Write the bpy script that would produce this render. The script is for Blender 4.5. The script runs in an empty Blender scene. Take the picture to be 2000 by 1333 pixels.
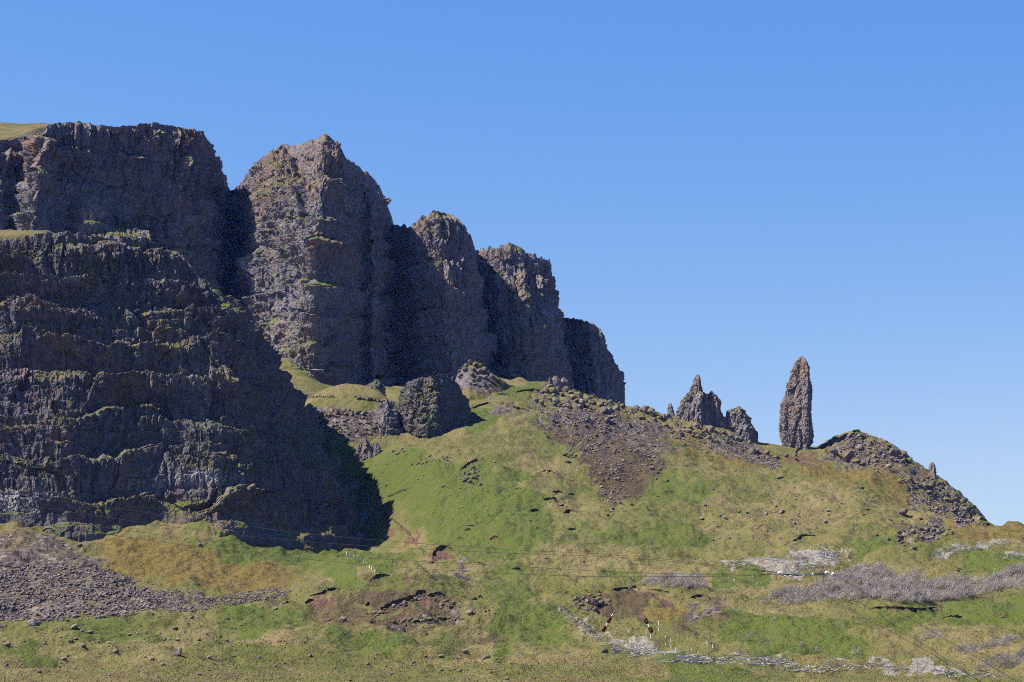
import bpy, math, random
import numpy as np
from mathutils import Vector, Matrix

SC = bpy.context.scene
COL = SC.collection
R = math.radians

# ------------------------------------------------------------------ camera
F = 4760.0                    # focal length in pixels of the 2000 px wide photograph
TH = R(9.7)                   # the camera looks up at the ridge
CT, ST = math.cos(TH), math.sin(TH)
CX, CY = 1000.0, 666.5
cam_data = bpy.data.cameras.new('camera')
cam = bpy.data.objects.new('camera', cam_data)
COL.objects.link(cam)
cam.location = (0, 0, 0)
cam.rotation_euler = (R(90) + TH, 0, 0)
cam_data.sensor_width = 36
cam_data.lens = 36 * F / 2000
cam_data.clip_start = 0.5
cam_data.clip_end = 30000
SC.camera = cam

# ------------------------------------------------------------------ sky and sun
SUN = Vector((-0.76, -0.10, 0.96)).normalized()      # towards the sun: left, a little behind the camera
el = math.asin(SUN.z)
world = bpy.data.worlds.new('World')
SC.world = world
world.use_nodes = True
wn = world.node_tree
wn.nodes.clear()
sky = wn.nodes.new('ShaderNodeTexSky')
sky.sky_type = 'NISHITA'
sky.sun_disc = False
sky.sun_elevation = el
sky.sun_rotation = math.atan2(SUN.x, SUN.y)
sky.altitude = 100
sky.air_density = 1.0
sky.dust_density = 0.3
sky.ozone_density = 2.6
bg = wn.nodes.new('ShaderNodeBackground')
bg.inputs['Strength'].default_value = 0.05
wo = wn.nodes.new('ShaderNodeOutputWorld')
sep = wn.nodes.new('ShaderNodeSeparateColor')     # the clear, deep blue of the photographed sky
com = wn.nodes.new('ShaderNodeCombineColor')
wn.links.new(sky.outputs[0], sep.inputs[0])
S0 = 0.088
for ch, (gain, power) in enumerate(((2.88, 1.755), (1.13, 1.086), (0.768, 0.312))):
    pw = wn.nodes.new('ShaderNodeMath'); pw.operation = 'POWER'
    wn.links.new(sep.outputs[ch], pw.inputs[0]); pw.inputs[1].default_value = power
    ml = wn.nodes.new('ShaderNodeMath'); ml.operation = 'MULTIPLY'
    wn.links.new(pw.outputs[0], ml.inputs[0]); ml.inputs[1].default_value = gain * S0 ** power / S0
    lim = wn.nodes.new('ShaderNodeMath'); lim.operation = 'MULTIPLY'      # never stronger than the plain sky
    wn.links.new(sep.outputs[ch], lim.inputs[0]); lim.inputs[1].default_value = (1.1, 1.1, 4.0)[ch]
    mn = wn.nodes.new('ShaderNodeMath'); mn.operation = 'MINIMUM'
    wn.links.new(ml.outputs[0], mn.inputs[0]); wn.links.new(lim.outputs[0], mn.inputs[1])
    wn.links.new(mn.outputs[0], com.inputs[ch])
wn.links.new(com.outputs[0], bg.inputs[0])
wn.links.new(bg.outputs[0], wo.inputs[0])
sl = bpy.data.lights.new('sun', 'SUN')
sl.energy = 5.0
sl.angle = R(0.5)
sl.color = (1.0, 0.95, 0.87)
so = bpy.data.objects.new('sun', sl)
COL.objects.link(so)
so.rotation_euler = SUN.to_track_quat('Z', 'Y').to_euler()
so.location = (0, 0, 900)
SC.view_settings.view_transform = 'Standard'
SC.view_settings.look = 'None'
SC.view_settings.exposure = 1.3155
SC.view_settings.gamma = 1.0
SC.view_settings.use_curve_mapping = False
SC.cycles.use_denoising = False
SC.cycles.use_adaptive_sampling = False
SC.cycles.denoising_input_passes = 'RGB_ALBEDO_NORMAL'
SC.cycles.denoising_prefilter = 'ACCURATE'
SC.cycles.filter_width = 1.0
SC.cycles.max_bounces = 4
SC.cycles.diffuse_bounces = 2
SC.cycles.volume_bounces = 0
SC.cycles.transparent_max_bounces = 4

# ------------------------------------------------------------------ pixel <-> place
def P(px, py, Y):
    """the place at distance Y that the photograph shows at (px, py)"""
    px, py, Y = np.broadcast_arrays(*[np.asarray(v, np.float64) for v in (px, py, Y)])
    a = (px - CX) / F
    b = (CY - py) / F
    dy = CT - b * ST
    t = Y / dy
    return np.stack([a * t, Y, (ST + b * CT) * t], -1)

def proj(V):
    d = V[..., 1] * CT + V[..., 2] * ST
    d = np.where(np.abs(d) < 1e-6, 1e-6, d)
    return CX + F * V[..., 0] / d, CY - F * (V[..., 2] * CT - V[..., 1] * ST) / d

# ------------------------------------------------------------------ noise
def _h(ix, iy, iz, seed):
    h = (ix.astype(np.int64) * 374761393 + iy.astype(np.int64) * 668265263 +
         iz.astype(np.int64) * 2147483647 + seed * 974634777) & 0xFFFFFFFF
    h = ((h ^ (h >> 13)) * 1274126177) & 0xFFFFFFFF
    h = ((h ^ (h >> 15)) * 2246822519) & 0xFFFFFFFF
    return h ^ (h >> 16)

_G = np.array([[1,1,0],[-1,1,0],[1,-1,0],[-1,-1,0],[1,0,1],[-1,0,1],[1,0,-1],[-1,0,-1],
               [0,1,1],[0,-1,1],[0,1,-1],[0,-1,-1],[1,1,0],[-1,1,0],[0,-1,1],[0,-1,-1]], np.float32)

def perlin(p, seed=0):
    p = np.asarray(p, np.float64)
    sh = p.shape[:-1]
    p = p.reshape(-1, 3)
    i = np.floor(p)
    f = (p - i).astype(np.float32)
    i = i.astype(np.int64)
    u = f * f * f * (f * (f * 6 - 15) + 10)
    out = np.zeros(len(p), np.float32)
    for cx in (0, 1):
        wx = u[:, 0] if cx else 1 - u[:, 0]
        for cy in (0, 1):
            wy = u[:, 1] if cy else 1 - u[:, 1]
            for cz in (0, 1):
                wz = u[:, 2] if cz else 1 - u[:, 2]
                g = _G[_h(i[:, 0] + cx, i[:, 1] + cy, i[:, 2] + cz, seed) & 15]
                d = g[:, 0] * (f[:, 0] - cx) + g[:, 1] * (f[:, 1] - cy) + g[:, 2] * (f[:, 2] - cz)
                out += wx * wy * wz * d
    return out.reshape(sh)

def fbm(p, octs=4, seed=0, lac=2.03, gain=0.5):
    p = np.asarray(p, np.float64)
    out, a = 0, 1.0
    for k in range(octs):
        out = out + a * perlin(p, seed + k * 17)
        p = p * lac
        a *= gain
    return out

def ridged(p, octs=4, seed=0, gain=0.5):
    p = np.asarray(p, np.float64)
    out, a, t = 0, 1.0, 0
    for k in range(octs):
        out = out + a * (1 - 2 * np.abs(perlin(p, seed + k * 31)))
        t += a
        p = p * 2.1
        a *= gain
    return out / t

def cells(p, seed=0, dims=3):
    """nearest-cell noise: (cell random in 0..1, distance to nearest, gap to second nearest)"""
    p = np.asarray(p, np.float64)
    sh = p.shape[:-1]
    p = p.reshape(-1, 3)
    i = np.floor(p).astype(np.int64)
    f = p - i
    b1 = np.full(len(p), 9e9)
    b2 = np.full(len(p), 9e9)
    r1 = np.zeros(len(p))
    zs = (-1, 0, 1) if dims == 3 else (0,)
    for dx in (-1, 0, 1):
        for dy in (-1, 0, 1):
            for dz in zs:
                h = _h(i[:, 0] + dx, i[:, 1] + dy, i[:, 2] + dz, seed)
                ox = (h & 1023) / 1023.0
                oy = ((h >> 10) & 1023) / 1023.0
                oz = ((h >> 20) & 1023) / 1023.0 if dims == 3 else f[:, 2]
                d = (dx + ox - f[:, 0]) ** 2 + (dy + oy - f[:, 1]) ** 2 + ((dz + oz - f[:, 2]) ** 2 if dims == 3 else 0)
                near = d < b1
                b2 = np.where(near, b1, np.minimum(b2, d))
                r1 = np.where(near, ((h * 7919) >> 7 & 4095) / 4095.0, r1)
                b1 = np.where(near, d, b1)
    b1, b2 = np.sqrt(b1), np.sqrt(b2)
    return r1.reshape(sh), b1.reshape(sh), (b2 - b1).reshape(sh)

def facets(p, seed=0, tilt=1.0, dims=3):
    """flat-faced blocks: each cell is a plane with its own height and lean (returns about -0.5..0.5)"""
    p = np.asarray(p, np.float64)
    sh = p.shape[:-1]
    p = p.reshape(-1, 3)
    i = np.floor(p).astype(np.int64)
    f = p - i
    b1 = np.full(len(p), 9e9)
    hh = np.zeros(len(p), np.int64)
    v = np.zeros((len(p), 3))
    zs = (-1, 0, 1) if dims == 3 else (0,)
    for dx in (-1, 0, 1):
        for dy in (-1, 0, 1):
            for dz in zs:
                h = _h(i[:, 0] + dx, i[:, 1] + dy, i[:, 2] + dz, seed)
                ox = dx + (h & 1023) / 1023.0 - f[:, 0]
                oy = dy + ((h >> 10) & 1023) / 1023.0 - f[:, 1]
                oz = dz + ((h >> 20) & 1023) / 1023.0 - f[:, 2] if dims == 3 else 0 * ox
                d = ox * ox + oy * oy + oz * oz
                near = d < b1
                b1 = np.where(near, d, b1)
                hh = np.where(near, h, hh)
                v[near, 0] = ox[near]; v[near, 1] = oy[near]
                if dims == 3: v[near, 2] = oz[near]
    g = (hh * 2654435761) & 0xFFFFFFFF
    r0 = (g & 255) / 255.0 - 0.5
    t0 = ((g >> 8) & 255) / 127.5 - 1
    t1 = ((g >> 16) & 255) / 127.5 - 1
    t2 = ((g >> 24) & 255) / 127.5 - 1
    out = 0.7 * r0 + tilt * (t0 * v[:, 0] + t1 * v[:, 1] + t2 * v[:, 2])
    return out.reshape(sh)

def smooth(a, b, x):
    t = np.clip((x - a) / (b - a), 0, 1)
    return t * t * (3 - 2 * t)

def pchip(x, y, xq):
    """monotone cubic through (x, y); y may be (K,) or (K, C); xq sorted or not"""
    x = np.asarray(x, np.float64)
    y = np.asarray(y, np.float64)
    one = y.ndim == 1
    if one:
        y = y[:, None]
    xq = np.clip(np.asarray(xq, np.float64), x[0], x[-1])
    h = np.diff(x)[:, None]
    d = np.diff(y, axis=0) / h
    m = np.zeros_like(y)
    if len(x) > 2:
        w1 = 2 * h[1:] + h[:-1]
        w2 = h[1:] + 2 * h[:-1]
        with np.errstate(divide='ignore', invalid='ignore'):
            mm = (w1 + w2) / (w1 / d[:-1] + w2 / d[1:])
        m[1:-1] = np.where(d[:-1] * d[1:] > 0, mm, 0)
        m[1:-1] = np.nan_to_num(m[1:-1])
    m[0], m[-1] = d[0], d[-1]
    k = np.clip(np.searchsorted(x, xq, side='right') - 1, 0, len(x) - 2)
    t = ((xq - x[k]) / (x[k + 1] - x[k]))[:, None]
    hk = (x[k + 1] - x[k])[:, None]
    r = ((1 + 2 * t) * (1 - t) ** 2 * y[k] + t * (1 - t) ** 2 * hk * m[k] +
         t * t * (3 - 2 * t) * y[k + 1] + t * t * (t - 1) * hk * m[k + 1])
    return r[:, 0] if one else r

def pl(pts, xq):
    a = np.array(pts, np.float64)
    return pchip(a[:, 0], a[:, 1], xq)

def lin(pts, xq):
    a = np.array(pts, np.float64)
    return np.interp(xq, a[:, 0], a[:, 1])

def poly_sd(poly, x, y):
    """signed distance in px to a polygon, positive inside"""
    poly = np.array(poly, np.float64)
    q = np.roll(poly, -1, 0)
    best = np.full(x.shape, 9e9)
    ins = np.zeros(x.shape, bool)
    for (x0, y0), (x1, y1) in zip(poly, q):
        ex, ey = x1 - x0, y1 - y0
        t = np.clip(((x - x0) * ex + (y - y0) * ey) / (ex * ex + ey * ey + 1e-9), 0, 1)
        best = np.minimum(best, (x - x0 - t * ex) ** 2 + (y - y0 - t * ey) ** 2)
        if y0 != y1:
            c = ((y0 > y) != (y1 > y)) & (x < (x1 - x0) * (y - y0) / (y1 - y0) + x0)
            ins ^= c
    d = np.sqrt(best)
    return np.where(ins, d, -d)

# ------------------------------------------------------------------ meshes
def mesh_from(name, V, Fc, mats=(), smooth_shade=False, attrs=None):
    """Fc: (n, 3) or (n, 4) array of indices"""
    V = np.asarray(V, np.float32).reshape(-1, 3)
    Fc = np.asarray(Fc, np.int32)
    me = bpy.data.meshes.new(name)
    n, k = Fc.shape
    me.vertices.add(len(V))
    me.vertices.foreach_set('co', V.ravel())
    me.loops.add(n * k)
    me.loops.foreach_set('vertex_index', Fc.ravel())
    me.polygons.add(n)
    me.polygons.foreach_set('loop_start', np.arange(0, n * k, k, dtype=np.int32))
    me.polygons.foreach_set('loop_total', np.full(n, k, np.int32))
    me.update(calc_edges=True)
    if smooth_shade:
        me.polygons.foreach_set('use_smooth', np.ones(n, bool))
    else:
        me.polygons.foreach_set('use_smooth', np.zeros(n, bool))
    for m in mats:
        me.materials.append(m)
    for an, arr in (attrs or {}).items():
        arr = np.asarray(arr, np.float32)
        if arr.ndim == 2:
            at = me.attributes.new(an, 'FLOAT_COLOR', 'POINT')
            at.data.foreach_set('color', np.concatenate([arr, np.ones((len(arr), 1), np.float32)], 1).ravel())
        else:
            at = me.attributes.new(an, 'FLOAT', 'POINT')
            at.data.foreach_set('value', arr)
    return me

def grid_faces(Rn, Cn, flip=False, wrap=False):
    i = np.arange(Rn * Cn).reshape(Rn, Cn)
    if wrap:
        i = np.concatenate([i, i[:, :1]], 1)
    a, b, c, d = i[:-1, :-1], i[:-1, 1:], i[1:, 1:], i[1:, :-1]
    f = np.stack([a, b, c, d] if not flip else [a, d, c, b], -1).reshape(-1, 4)
    return f

def tag(o, label=None, cat=None, group=None, kind=None):
    if label: o['label'] = label
    if cat: o['category'] = cat
    if group: o['group'] = group
    if kind: o['kind'] = kind
    return o

def obj(name, me, parent=None, loc=None):
    o = bpy.data.objects.new(name, me)
    COL.objects.link(o)
    if loc is not None:
        o.location = loc
    if parent is not None:
        o.parent = parent
    return o

def empty(name, loc=(0, 0, 0)):
    o = bpy.data.objects.new(name, None)
    COL.objects.link(o)
    o.location = loc
    return o

def grid_normals(B):
    du = np.gradient(B, axis=1)
    dv = np.gradient(B, axis=0)
    n = np.cross(du, dv)
    n /= np.linalg.norm(n, axis=-1, keepdims=True) + 1e-9
    return n

# ------------------------------------------------------------------ materials
ALBEDO = 0.57
class NT:
    def __init__(self, name, rough=0.95):
        self.m = bpy.data.materials.new(name)
        self.m.use_nodes = True
        self.t = self.m.node_tree
        self.b = self.t.nodes['Principled BSDF']
        self.b.inputs['Roughness'].default_value = rough
        self.b.inputs['Specular IOR Level'].default_value = 0.1
        g = self.n('ShaderNodeNewGeometry')
        self.pos = g.outputs['Position']
        self.nor = g.outputs['Normal']
        self.geo = g
    def n(self, t, **kw):
        x = self.t.nodes.new(t)
        for k, v in kw.items():
            setattr(x, k, v)
        return x
    def set(self, sock, v):
        if isinstance(v, bpy.types.NodeSocket):
            self.t.links.new(v, sock)
        elif isinstance(v, (tuple, list)):
            sock.default_value = tuple(v) + (1,) if len(v) == 3 and sock.type == 'RGBA' else tuple(v)
        else:
            sock.default_value = v
    def math(self, op, a, b=0.0, c=0.0, clamp=False):
        x = self.n('ShaderNodeMath', operation=op, use_clamp=clamp)
        self.set(x.inputs[0], a); self.set(x.inputs[1], b); self.set(x.inputs[2], c)
        return x.outputs[0]
    def scale(self, v, s):
        x = self.n('ShaderNodeVectorMath', operation='MULTIPLY')
        self.set(x.inputs[0], v); self.set(x.inputs[1], s)
        return x.outputs[0]
    def noise(self, scale, detail=3.0, rough=0.55, vec=None, dist=0.0, lac=2.0):
        x = self.n('ShaderNodeTexNoise')
        self.set(x.inputs['Vector'], vec if vec is not None else self.pos)
        x.inputs['Scale'].default_value = scale
        x.inputs['Detail'].default_value = detail
        x.inputs['Roughness'].default_value = rough
        x.inputs['Distortion'].default_value = dist
        return x.outputs[0]
    def voro(self, scale, vec=None, out='Distance', feature='F1'):
        x = self.n('ShaderNodeTexVoronoi', feature=feature)
        self.set(x.inputs['Vector'], vec if vec is not None else self.pos)
        x.inputs['Scale'].default_value = scale
        return x.outputs[out]
    def step(self, v, lo, hi):
        x = self.n('ShaderNodeMapRange', interpolation_type='SMOOTHSTEP')
        self.set(x.inputs['Value'], v)
        x.inputs['From Min'].default_value = lo
        x.inputs['From Max'].default_value = hi
        return x.outputs[0]
    def mix(self, f, a, b, mode='MIX'):
        x = self.n('ShaderNodeMix', data_type='RGBA', blend_type=mode)
        self.set(x.inputs[0], f); self.set(x.inputs[6], a); self.set(x.inputs[7], b)
        return x.outputs[2]
    def ramp(self, f, stops):
        x = self.n('ShaderNodeValToRGB')
        e = x.color_ramp.elements
        e[0].position, e[0].color = stops[0][0], tuple(stops[0][1]) + (1,)
        e[1].position, e[1].color = stops[-1][0], tuple(stops[-1][1]) + (1,)
        for p, c in stops[1:-1]:
            q = e.new(p); q.color = tuple(c) + (1,)
        self.set(x.inputs[0], f)
        return x.outputs[0]
    def attr(self, name):
        x = self.n('ShaderNodeAttribute', attribute_name=name)
        return x
    def sep(self, c):
        x = self.n('ShaderNodeSeparateXYZ')
        self.set(x.inputs[0], c)
        return x.outputs
    def bump(self, h, strength=0.5, dist=0.3):
        x = self.n('ShaderNodeBump')
        self.set(x.inputs['Height'], h)
        x.inputs['Strength'].default_value = strength
        x.inputs['Distance'].default_value = dist
        self.t.links.new(x.outputs[0], self.b.inputs['Normal'])
    def color(self, c):
        k = ALBEDO                                  # real-world reflectance for a bright exposure
        self.set(self.b.inputs['Base Color'], self.mix(1.0, c, (k, k, k), 'MULTIPLY'))
    def soft_mask(self, m, nz, k=0.9, gain=5.0):
        """a painted 0..1 zone whose edge is broken up by noise"""
        a = self.math('MULTIPLY_ADD', nz, k, -0.5 * k)
        a = self.math('ADD', a, m)
        a = self.math('ADD', a, -0.5)
        return self.math('MULTIPLY_ADD', a, gain, 0.5, clamp=True)

GRASS_GREEN = (0.104, 0.150, 0.019)
GRASS_OLIVE = (0.140, 0.152, 0.030)
GRASS_TAN = (0.295, 0.226, 0.098)
OCHRE = (0.235, 0.165, 0.042)
HEATH = (0.140, 0.098, 0.054)
SCREE = (0.105, 0.082, 0.077)

def rock_color(t, warm_attr=None, dark=1.0, lichen=0.62, moss=True, zones=False, tint=0.0):
    """weathered basalt: charcoal to grey-mauve, brown stains, pale lichen, grass where it is flat enough"""
    n1 = t.noise(0.045, 4, 0.6)
    n2 = t.noise(0.35, 5, 0.62)
    n3 = t.noise(0.5, 4, 0.65, vec=t.scale(t.pos, (1.0, 1.0, 0.16)))
    v = t.math('MULTIPLY_ADD', n2, 0.55, t.math('MULTIPLY', n3, 0.45))
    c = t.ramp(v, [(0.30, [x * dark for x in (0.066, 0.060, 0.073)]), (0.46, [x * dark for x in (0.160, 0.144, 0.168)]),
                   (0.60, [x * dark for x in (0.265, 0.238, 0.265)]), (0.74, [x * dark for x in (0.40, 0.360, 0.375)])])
    brown = t.mix(0.78, c, (0.34, 0.185, 0.10))
    f = t.step(t.math('ADD', n1, t.math('MULTIPLY_ADD', n2, 0.5, -0.25)), 0.50, 0.68)
    if warm_attr:
        w = t.attr(warm_attr).outputs['Fac']
        f = t.math('MULTIPLY_ADD', f, 0.45, t.math('MULTIPLY', w, t.step(n2, 0.36, 0.62)), clamp=True)
    else:
        f = t.math('MULTIPLY', f, 0.5)
    c = t.mix(f, c, brown)
    if lichen < 1:
        n4 = t.noise(0.9, 4, 0.75, vec=t.scale(t.pos, (1, 1, 0.6)))
        zone = t.step(t.noise(0.03, 2, 0.5, vec=t.scale(t.pos, (1, 1, 2.2))), 0.45, 0.62)
        l = t.math('MULTIPLY', t.step(n4, lichen, lichen + 0.07), t.math('MULTIPLY_ADD', zone, 0.75, 0.10))
        if zones:
            l = t.math('MAXIMUM', l, t.math('MULTIPLY', t.attr('pale').outputs['Fac'], t.step(n4, 0.46, 0.56)))
        c = t.mix(l, c, (0.55, 0.53, 0.53))
    if tint:
        c = t.mix(tint, c, t.ramp(n2, [(0.3, (0.15, 0.10, 0.072)), (0.7, (0.40, 0.30, 0.225))]))
    if moss:
        nz = t.sep(t.nor)[2]
        n5 = t.noise(0.12, 4, 0.6)
        gate = t.step(t.noise(0.05, 3), 0.36, 0.50)
        up = t.math('MULTIPLY_ADD', n5, 0.6, nz)
        if zones:
            mz = t.attr('moss').outputs['Fac']
            up = t.math('MULTIPLY_ADD', mz, 0.55, up)
            gate = t.math('MAXIMUM', gate, mz)
        g = t.math('MULTIPLY', t.step(up, 0.72, 0.92), gate)
        gc = t.mix(t.step(t.noise(0.08, 3), 0.42, 0.58), (0.19, 0.155, 0.06), (0.13, 0.165, 0.026))
        c = t.mix(g, c, gc)
    return c, v

def make_rock(name, **kw):
    t = NT(name)
    bump = kw.pop('bump', 0.8)
    c, v = rock_color(t, **kw)
    t.color(c)
    h = t.noise(0.8, 6, 0.7)
    t.bump(h, bump, 1.2)
    return t.m

def make_ground():
    t = NT('hill_ground')
    z1 = t.sep(t.attr('zone_a').outputs['Color'])
    z2 = t.sep(t.attr('zone_b').outputs['Color'])
    # noises stretched along the hill: grass lies in bands along the slope
    p = t.scale(t.pos, (1.0, 0.45, 1.0))
    big = t.noise(0.022, 4, 0.6, vec=p)
    mid = t.noise(0.09, 5, 0.62, vec=p)
    fine = t.noise(0.45, 5, 0.68, vec=p)
    tuft = t.noise(1.6, 4, 0.7, vec=p)
    base = t.mix(t.step(t.math('MULTIPLY_ADD', mid, 0.5, t.math('MULTIPLY', big, 0.5)), 0.36, 0.66), GRASS_OLIVE, GRASS_TAN)
    c = t.mix(t.soft_mask(z1[0], mid, 1.3, 3.0), base, t.mix(t.step(fine, 0.35, 0.7), GRASS_GREEN, GRASS_OLIVE))
    c = t.mix(t.soft_mask(z1[1], mid, 1.2, 3.0), c, t.mix(t.step(fine, 0.4, 0.65), OCHRE, (0.14, 0.108, 0.026)))
    c = t.mix(t.soft_mask(z1[2], mid, 1.2, 3.0), c, t.mix(t.step(fine, 0.35, 0.65), HEATH, (0.108, 0.073, 0.034)))
    # scattered dead stems, darker heather tufts, and dark flecks painting shade between tussocks
    c = t.mix(t.math('MULTIPLY', t.step(fine, 0.52, 0.66), 0.75), c, t.mix(0.6, c, HEATH))
    c = t.mix(t.math('MULTIPLY', t.step(tuft, 0.53, 0.62), 0.85), c, t.mix(0.5, c, (0.036, 0.033, 0.014)))
    c = t.mix(t.math('MULTIPLY', t.step(tuft, 0.48, 0.32), 0.65), c, t.mix(0.6, c, (0.22, 0.185, 0.08)))
    # stones and bare earth
    v = t.voro(0.55, out='Color')
    vs = t.sep(v)
    sc = t.ramp(vs[0], [(0.0, (0.05, 0.040, 0.040)), (0.45, (0.135, 0.102, 0.088)), (0.8, (0.20, 0.155, 0.13)), (1.0, (0.32, 0.27, 0.24))])
    sc = t.mix(t.step(fine, 0.55, 0.7), sc, HEATH)
    c = t.mix(t.soft_mask(z2[0], t.math('MULTIPLY_ADD', mid, 0.6, t.math('MULTIPLY', fine, 0.4)), 1.7, 2.6), c, sc)
    br = t.ramp(tuft, [(0.3, (0.19, 0.17, 0.11)), (0.5, (0.33, 0.295, 0.255)), (0.7, (0.52, 0.475, 0.445))])
    c = t.mix(t.soft_mask(z2[1], fine, 1.0, 5.0), c, br)
    so = t.mix(t.step(fine, 0.4, 0.6), (0.21, 0.12, 0.07), (0.13, 0.074, 0.052))
    c = t.mix(t.soft_mask(z2[2], fine, 0.9, 5.0), c, so)
    # steep broken ground shows rock
    rk, _ = rock_color(t, lichen=0.60, moss=False)
    rz = t.attr('rocky').outputs['Fac']
    nz = t.sep(t.nor)[2]
    steep = t.step(t.math('MULTIPLY_ADD', fine, 0.35, nz), 1.02, 0.80)
    c = t.mix(t.math('MULTIPLY', t.step(rz, 0.25, 0.6), steep), c, rk)
    t.color(c)
    h = t.math('MULTIPLY_ADD', fine, 1.0, t.math('MULTIPLY', tuft, 0.45))
    t.bump(h, 1.0, 1.8)
    return t.m

def make_simple(name, stops, scale=2.0, rough=0.9, vec_scale=None, bump=0.0, detail=4, spec=0.1):
    t = NT(name, rough)
    t.b.inputs['Specular IOR Level'].default_value = spec
    n = t.noise(scale, detail, 0.65, vec=t.scale(t.pos, vec_scale) if vec_scale else None)
    t.color(t.ramp(n, stops))
    if bump:
        t.bump(n, bump, 0.3)
    return t.m

M_ROCK = make_rock('basalt_face', warm_attr='warm', dark=1.2)
M_SPIRE = make_rock('basalt_spire', warm_attr='warm', dark=1.45, tint=0.28)
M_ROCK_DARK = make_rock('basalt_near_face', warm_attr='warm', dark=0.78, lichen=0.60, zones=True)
M_BLOCK = make_rock('basalt_block', dark=1.25, lichen=0.62, tint=0.66)
M_STONE = make_rock('loose_stone', dark=1.55, lichen=0.62, moss=False, tint=0.72)
M_SCREE = make_rock('scree_stone', dark=1.35, lichen=0.66, moss=False, tint=0.6)
M_GROUND = make_ground()
M_TWIG = make_simple('bare_twigs', [(0.3, (0.17, 0.135, 0.12)), (0.5, (0.42, 0.36, 0.335)), (0.7, (0.66, 0.58, 0.54))], 0.22, detail=5)
M_BRASH = make_simple('bleached_wood', [(0.3, (0.30, 0.265, 0.245)), (0.5, (0.52, 0.47, 0.45)), (0.7, (0.80, 0.74, 0.71))], 0.8)
M_STUMP = make_simple('white_dead_wood', [(0.3, (0.62, 0.60, 0.55)), (0.7, (0.82, 0.80, 0.76))], 1.5)
M_PEAT = make_simple('dark_peat', [(0.3, (0.06, 0.04, 0.028)), (0.7, (0.17, 0.11, 0.075))], 1.2)
M_SOIL = make_simple('red_earth', [(0.3, (0.132, 0.076, 0.050)), (0.5, (0.205, 0.119, 0.073)), (0.7, (0.264, 0.172, 0.112))], 0.9, bump=0.5)
M_TURF = make_simple('turf_edge', [(0.3, (0.066, 0.079, 0.020)), (0.5, (0.106, 0.099, 0.030)), (0.7, (0.152, 0.125, 0.053))], 0.6)
M_TUSSOCK = make_simple('tussock_grass', [(0.30, (0.14, 0.16, 0.03)), (0.45, (0.24, 0.21, 0.06)), (0.58, (0.38, 0.30, 0.13)), (0.72, (0.22, 0.15, 0.07))], 0.35, detail=6)
M_WIRE = make_simple('dark_cable', [(0.3, (0.02, 0.02, 0.022)), (0.7, (0.035, 0.035, 0.04))], 3.0, 0.6)
M_STEEL = make_simple('galvanised_steel', [(0.3, (0.22, 0.30, 0.36)), (0.7, (0.32, 0.41, 0.47))], 4.0, 0.5, spec=0.4)
M_WHITE_CERAMIC = make_simple('white_ceramic', [(0.3, (0.78, 0.78, 0.78)), (0.7, (0.85, 0.85, 0.85))], 4.0, 0.3, spec=0.5)
M_BROWN_CERAMIC = make_simple('brown_ceramic', [(0.3, (0.085, 0.012, 0.008)), (0.7, (0.13, 0.02, 0.012))], 4.0, 0.35, spec=0.4)
M_POST = make_simple('pale_post', [(0.3, (0.60, 0.62, 0.55)), (0.7, (0.80, 0.80, 0.75))], 4.0)

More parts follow.
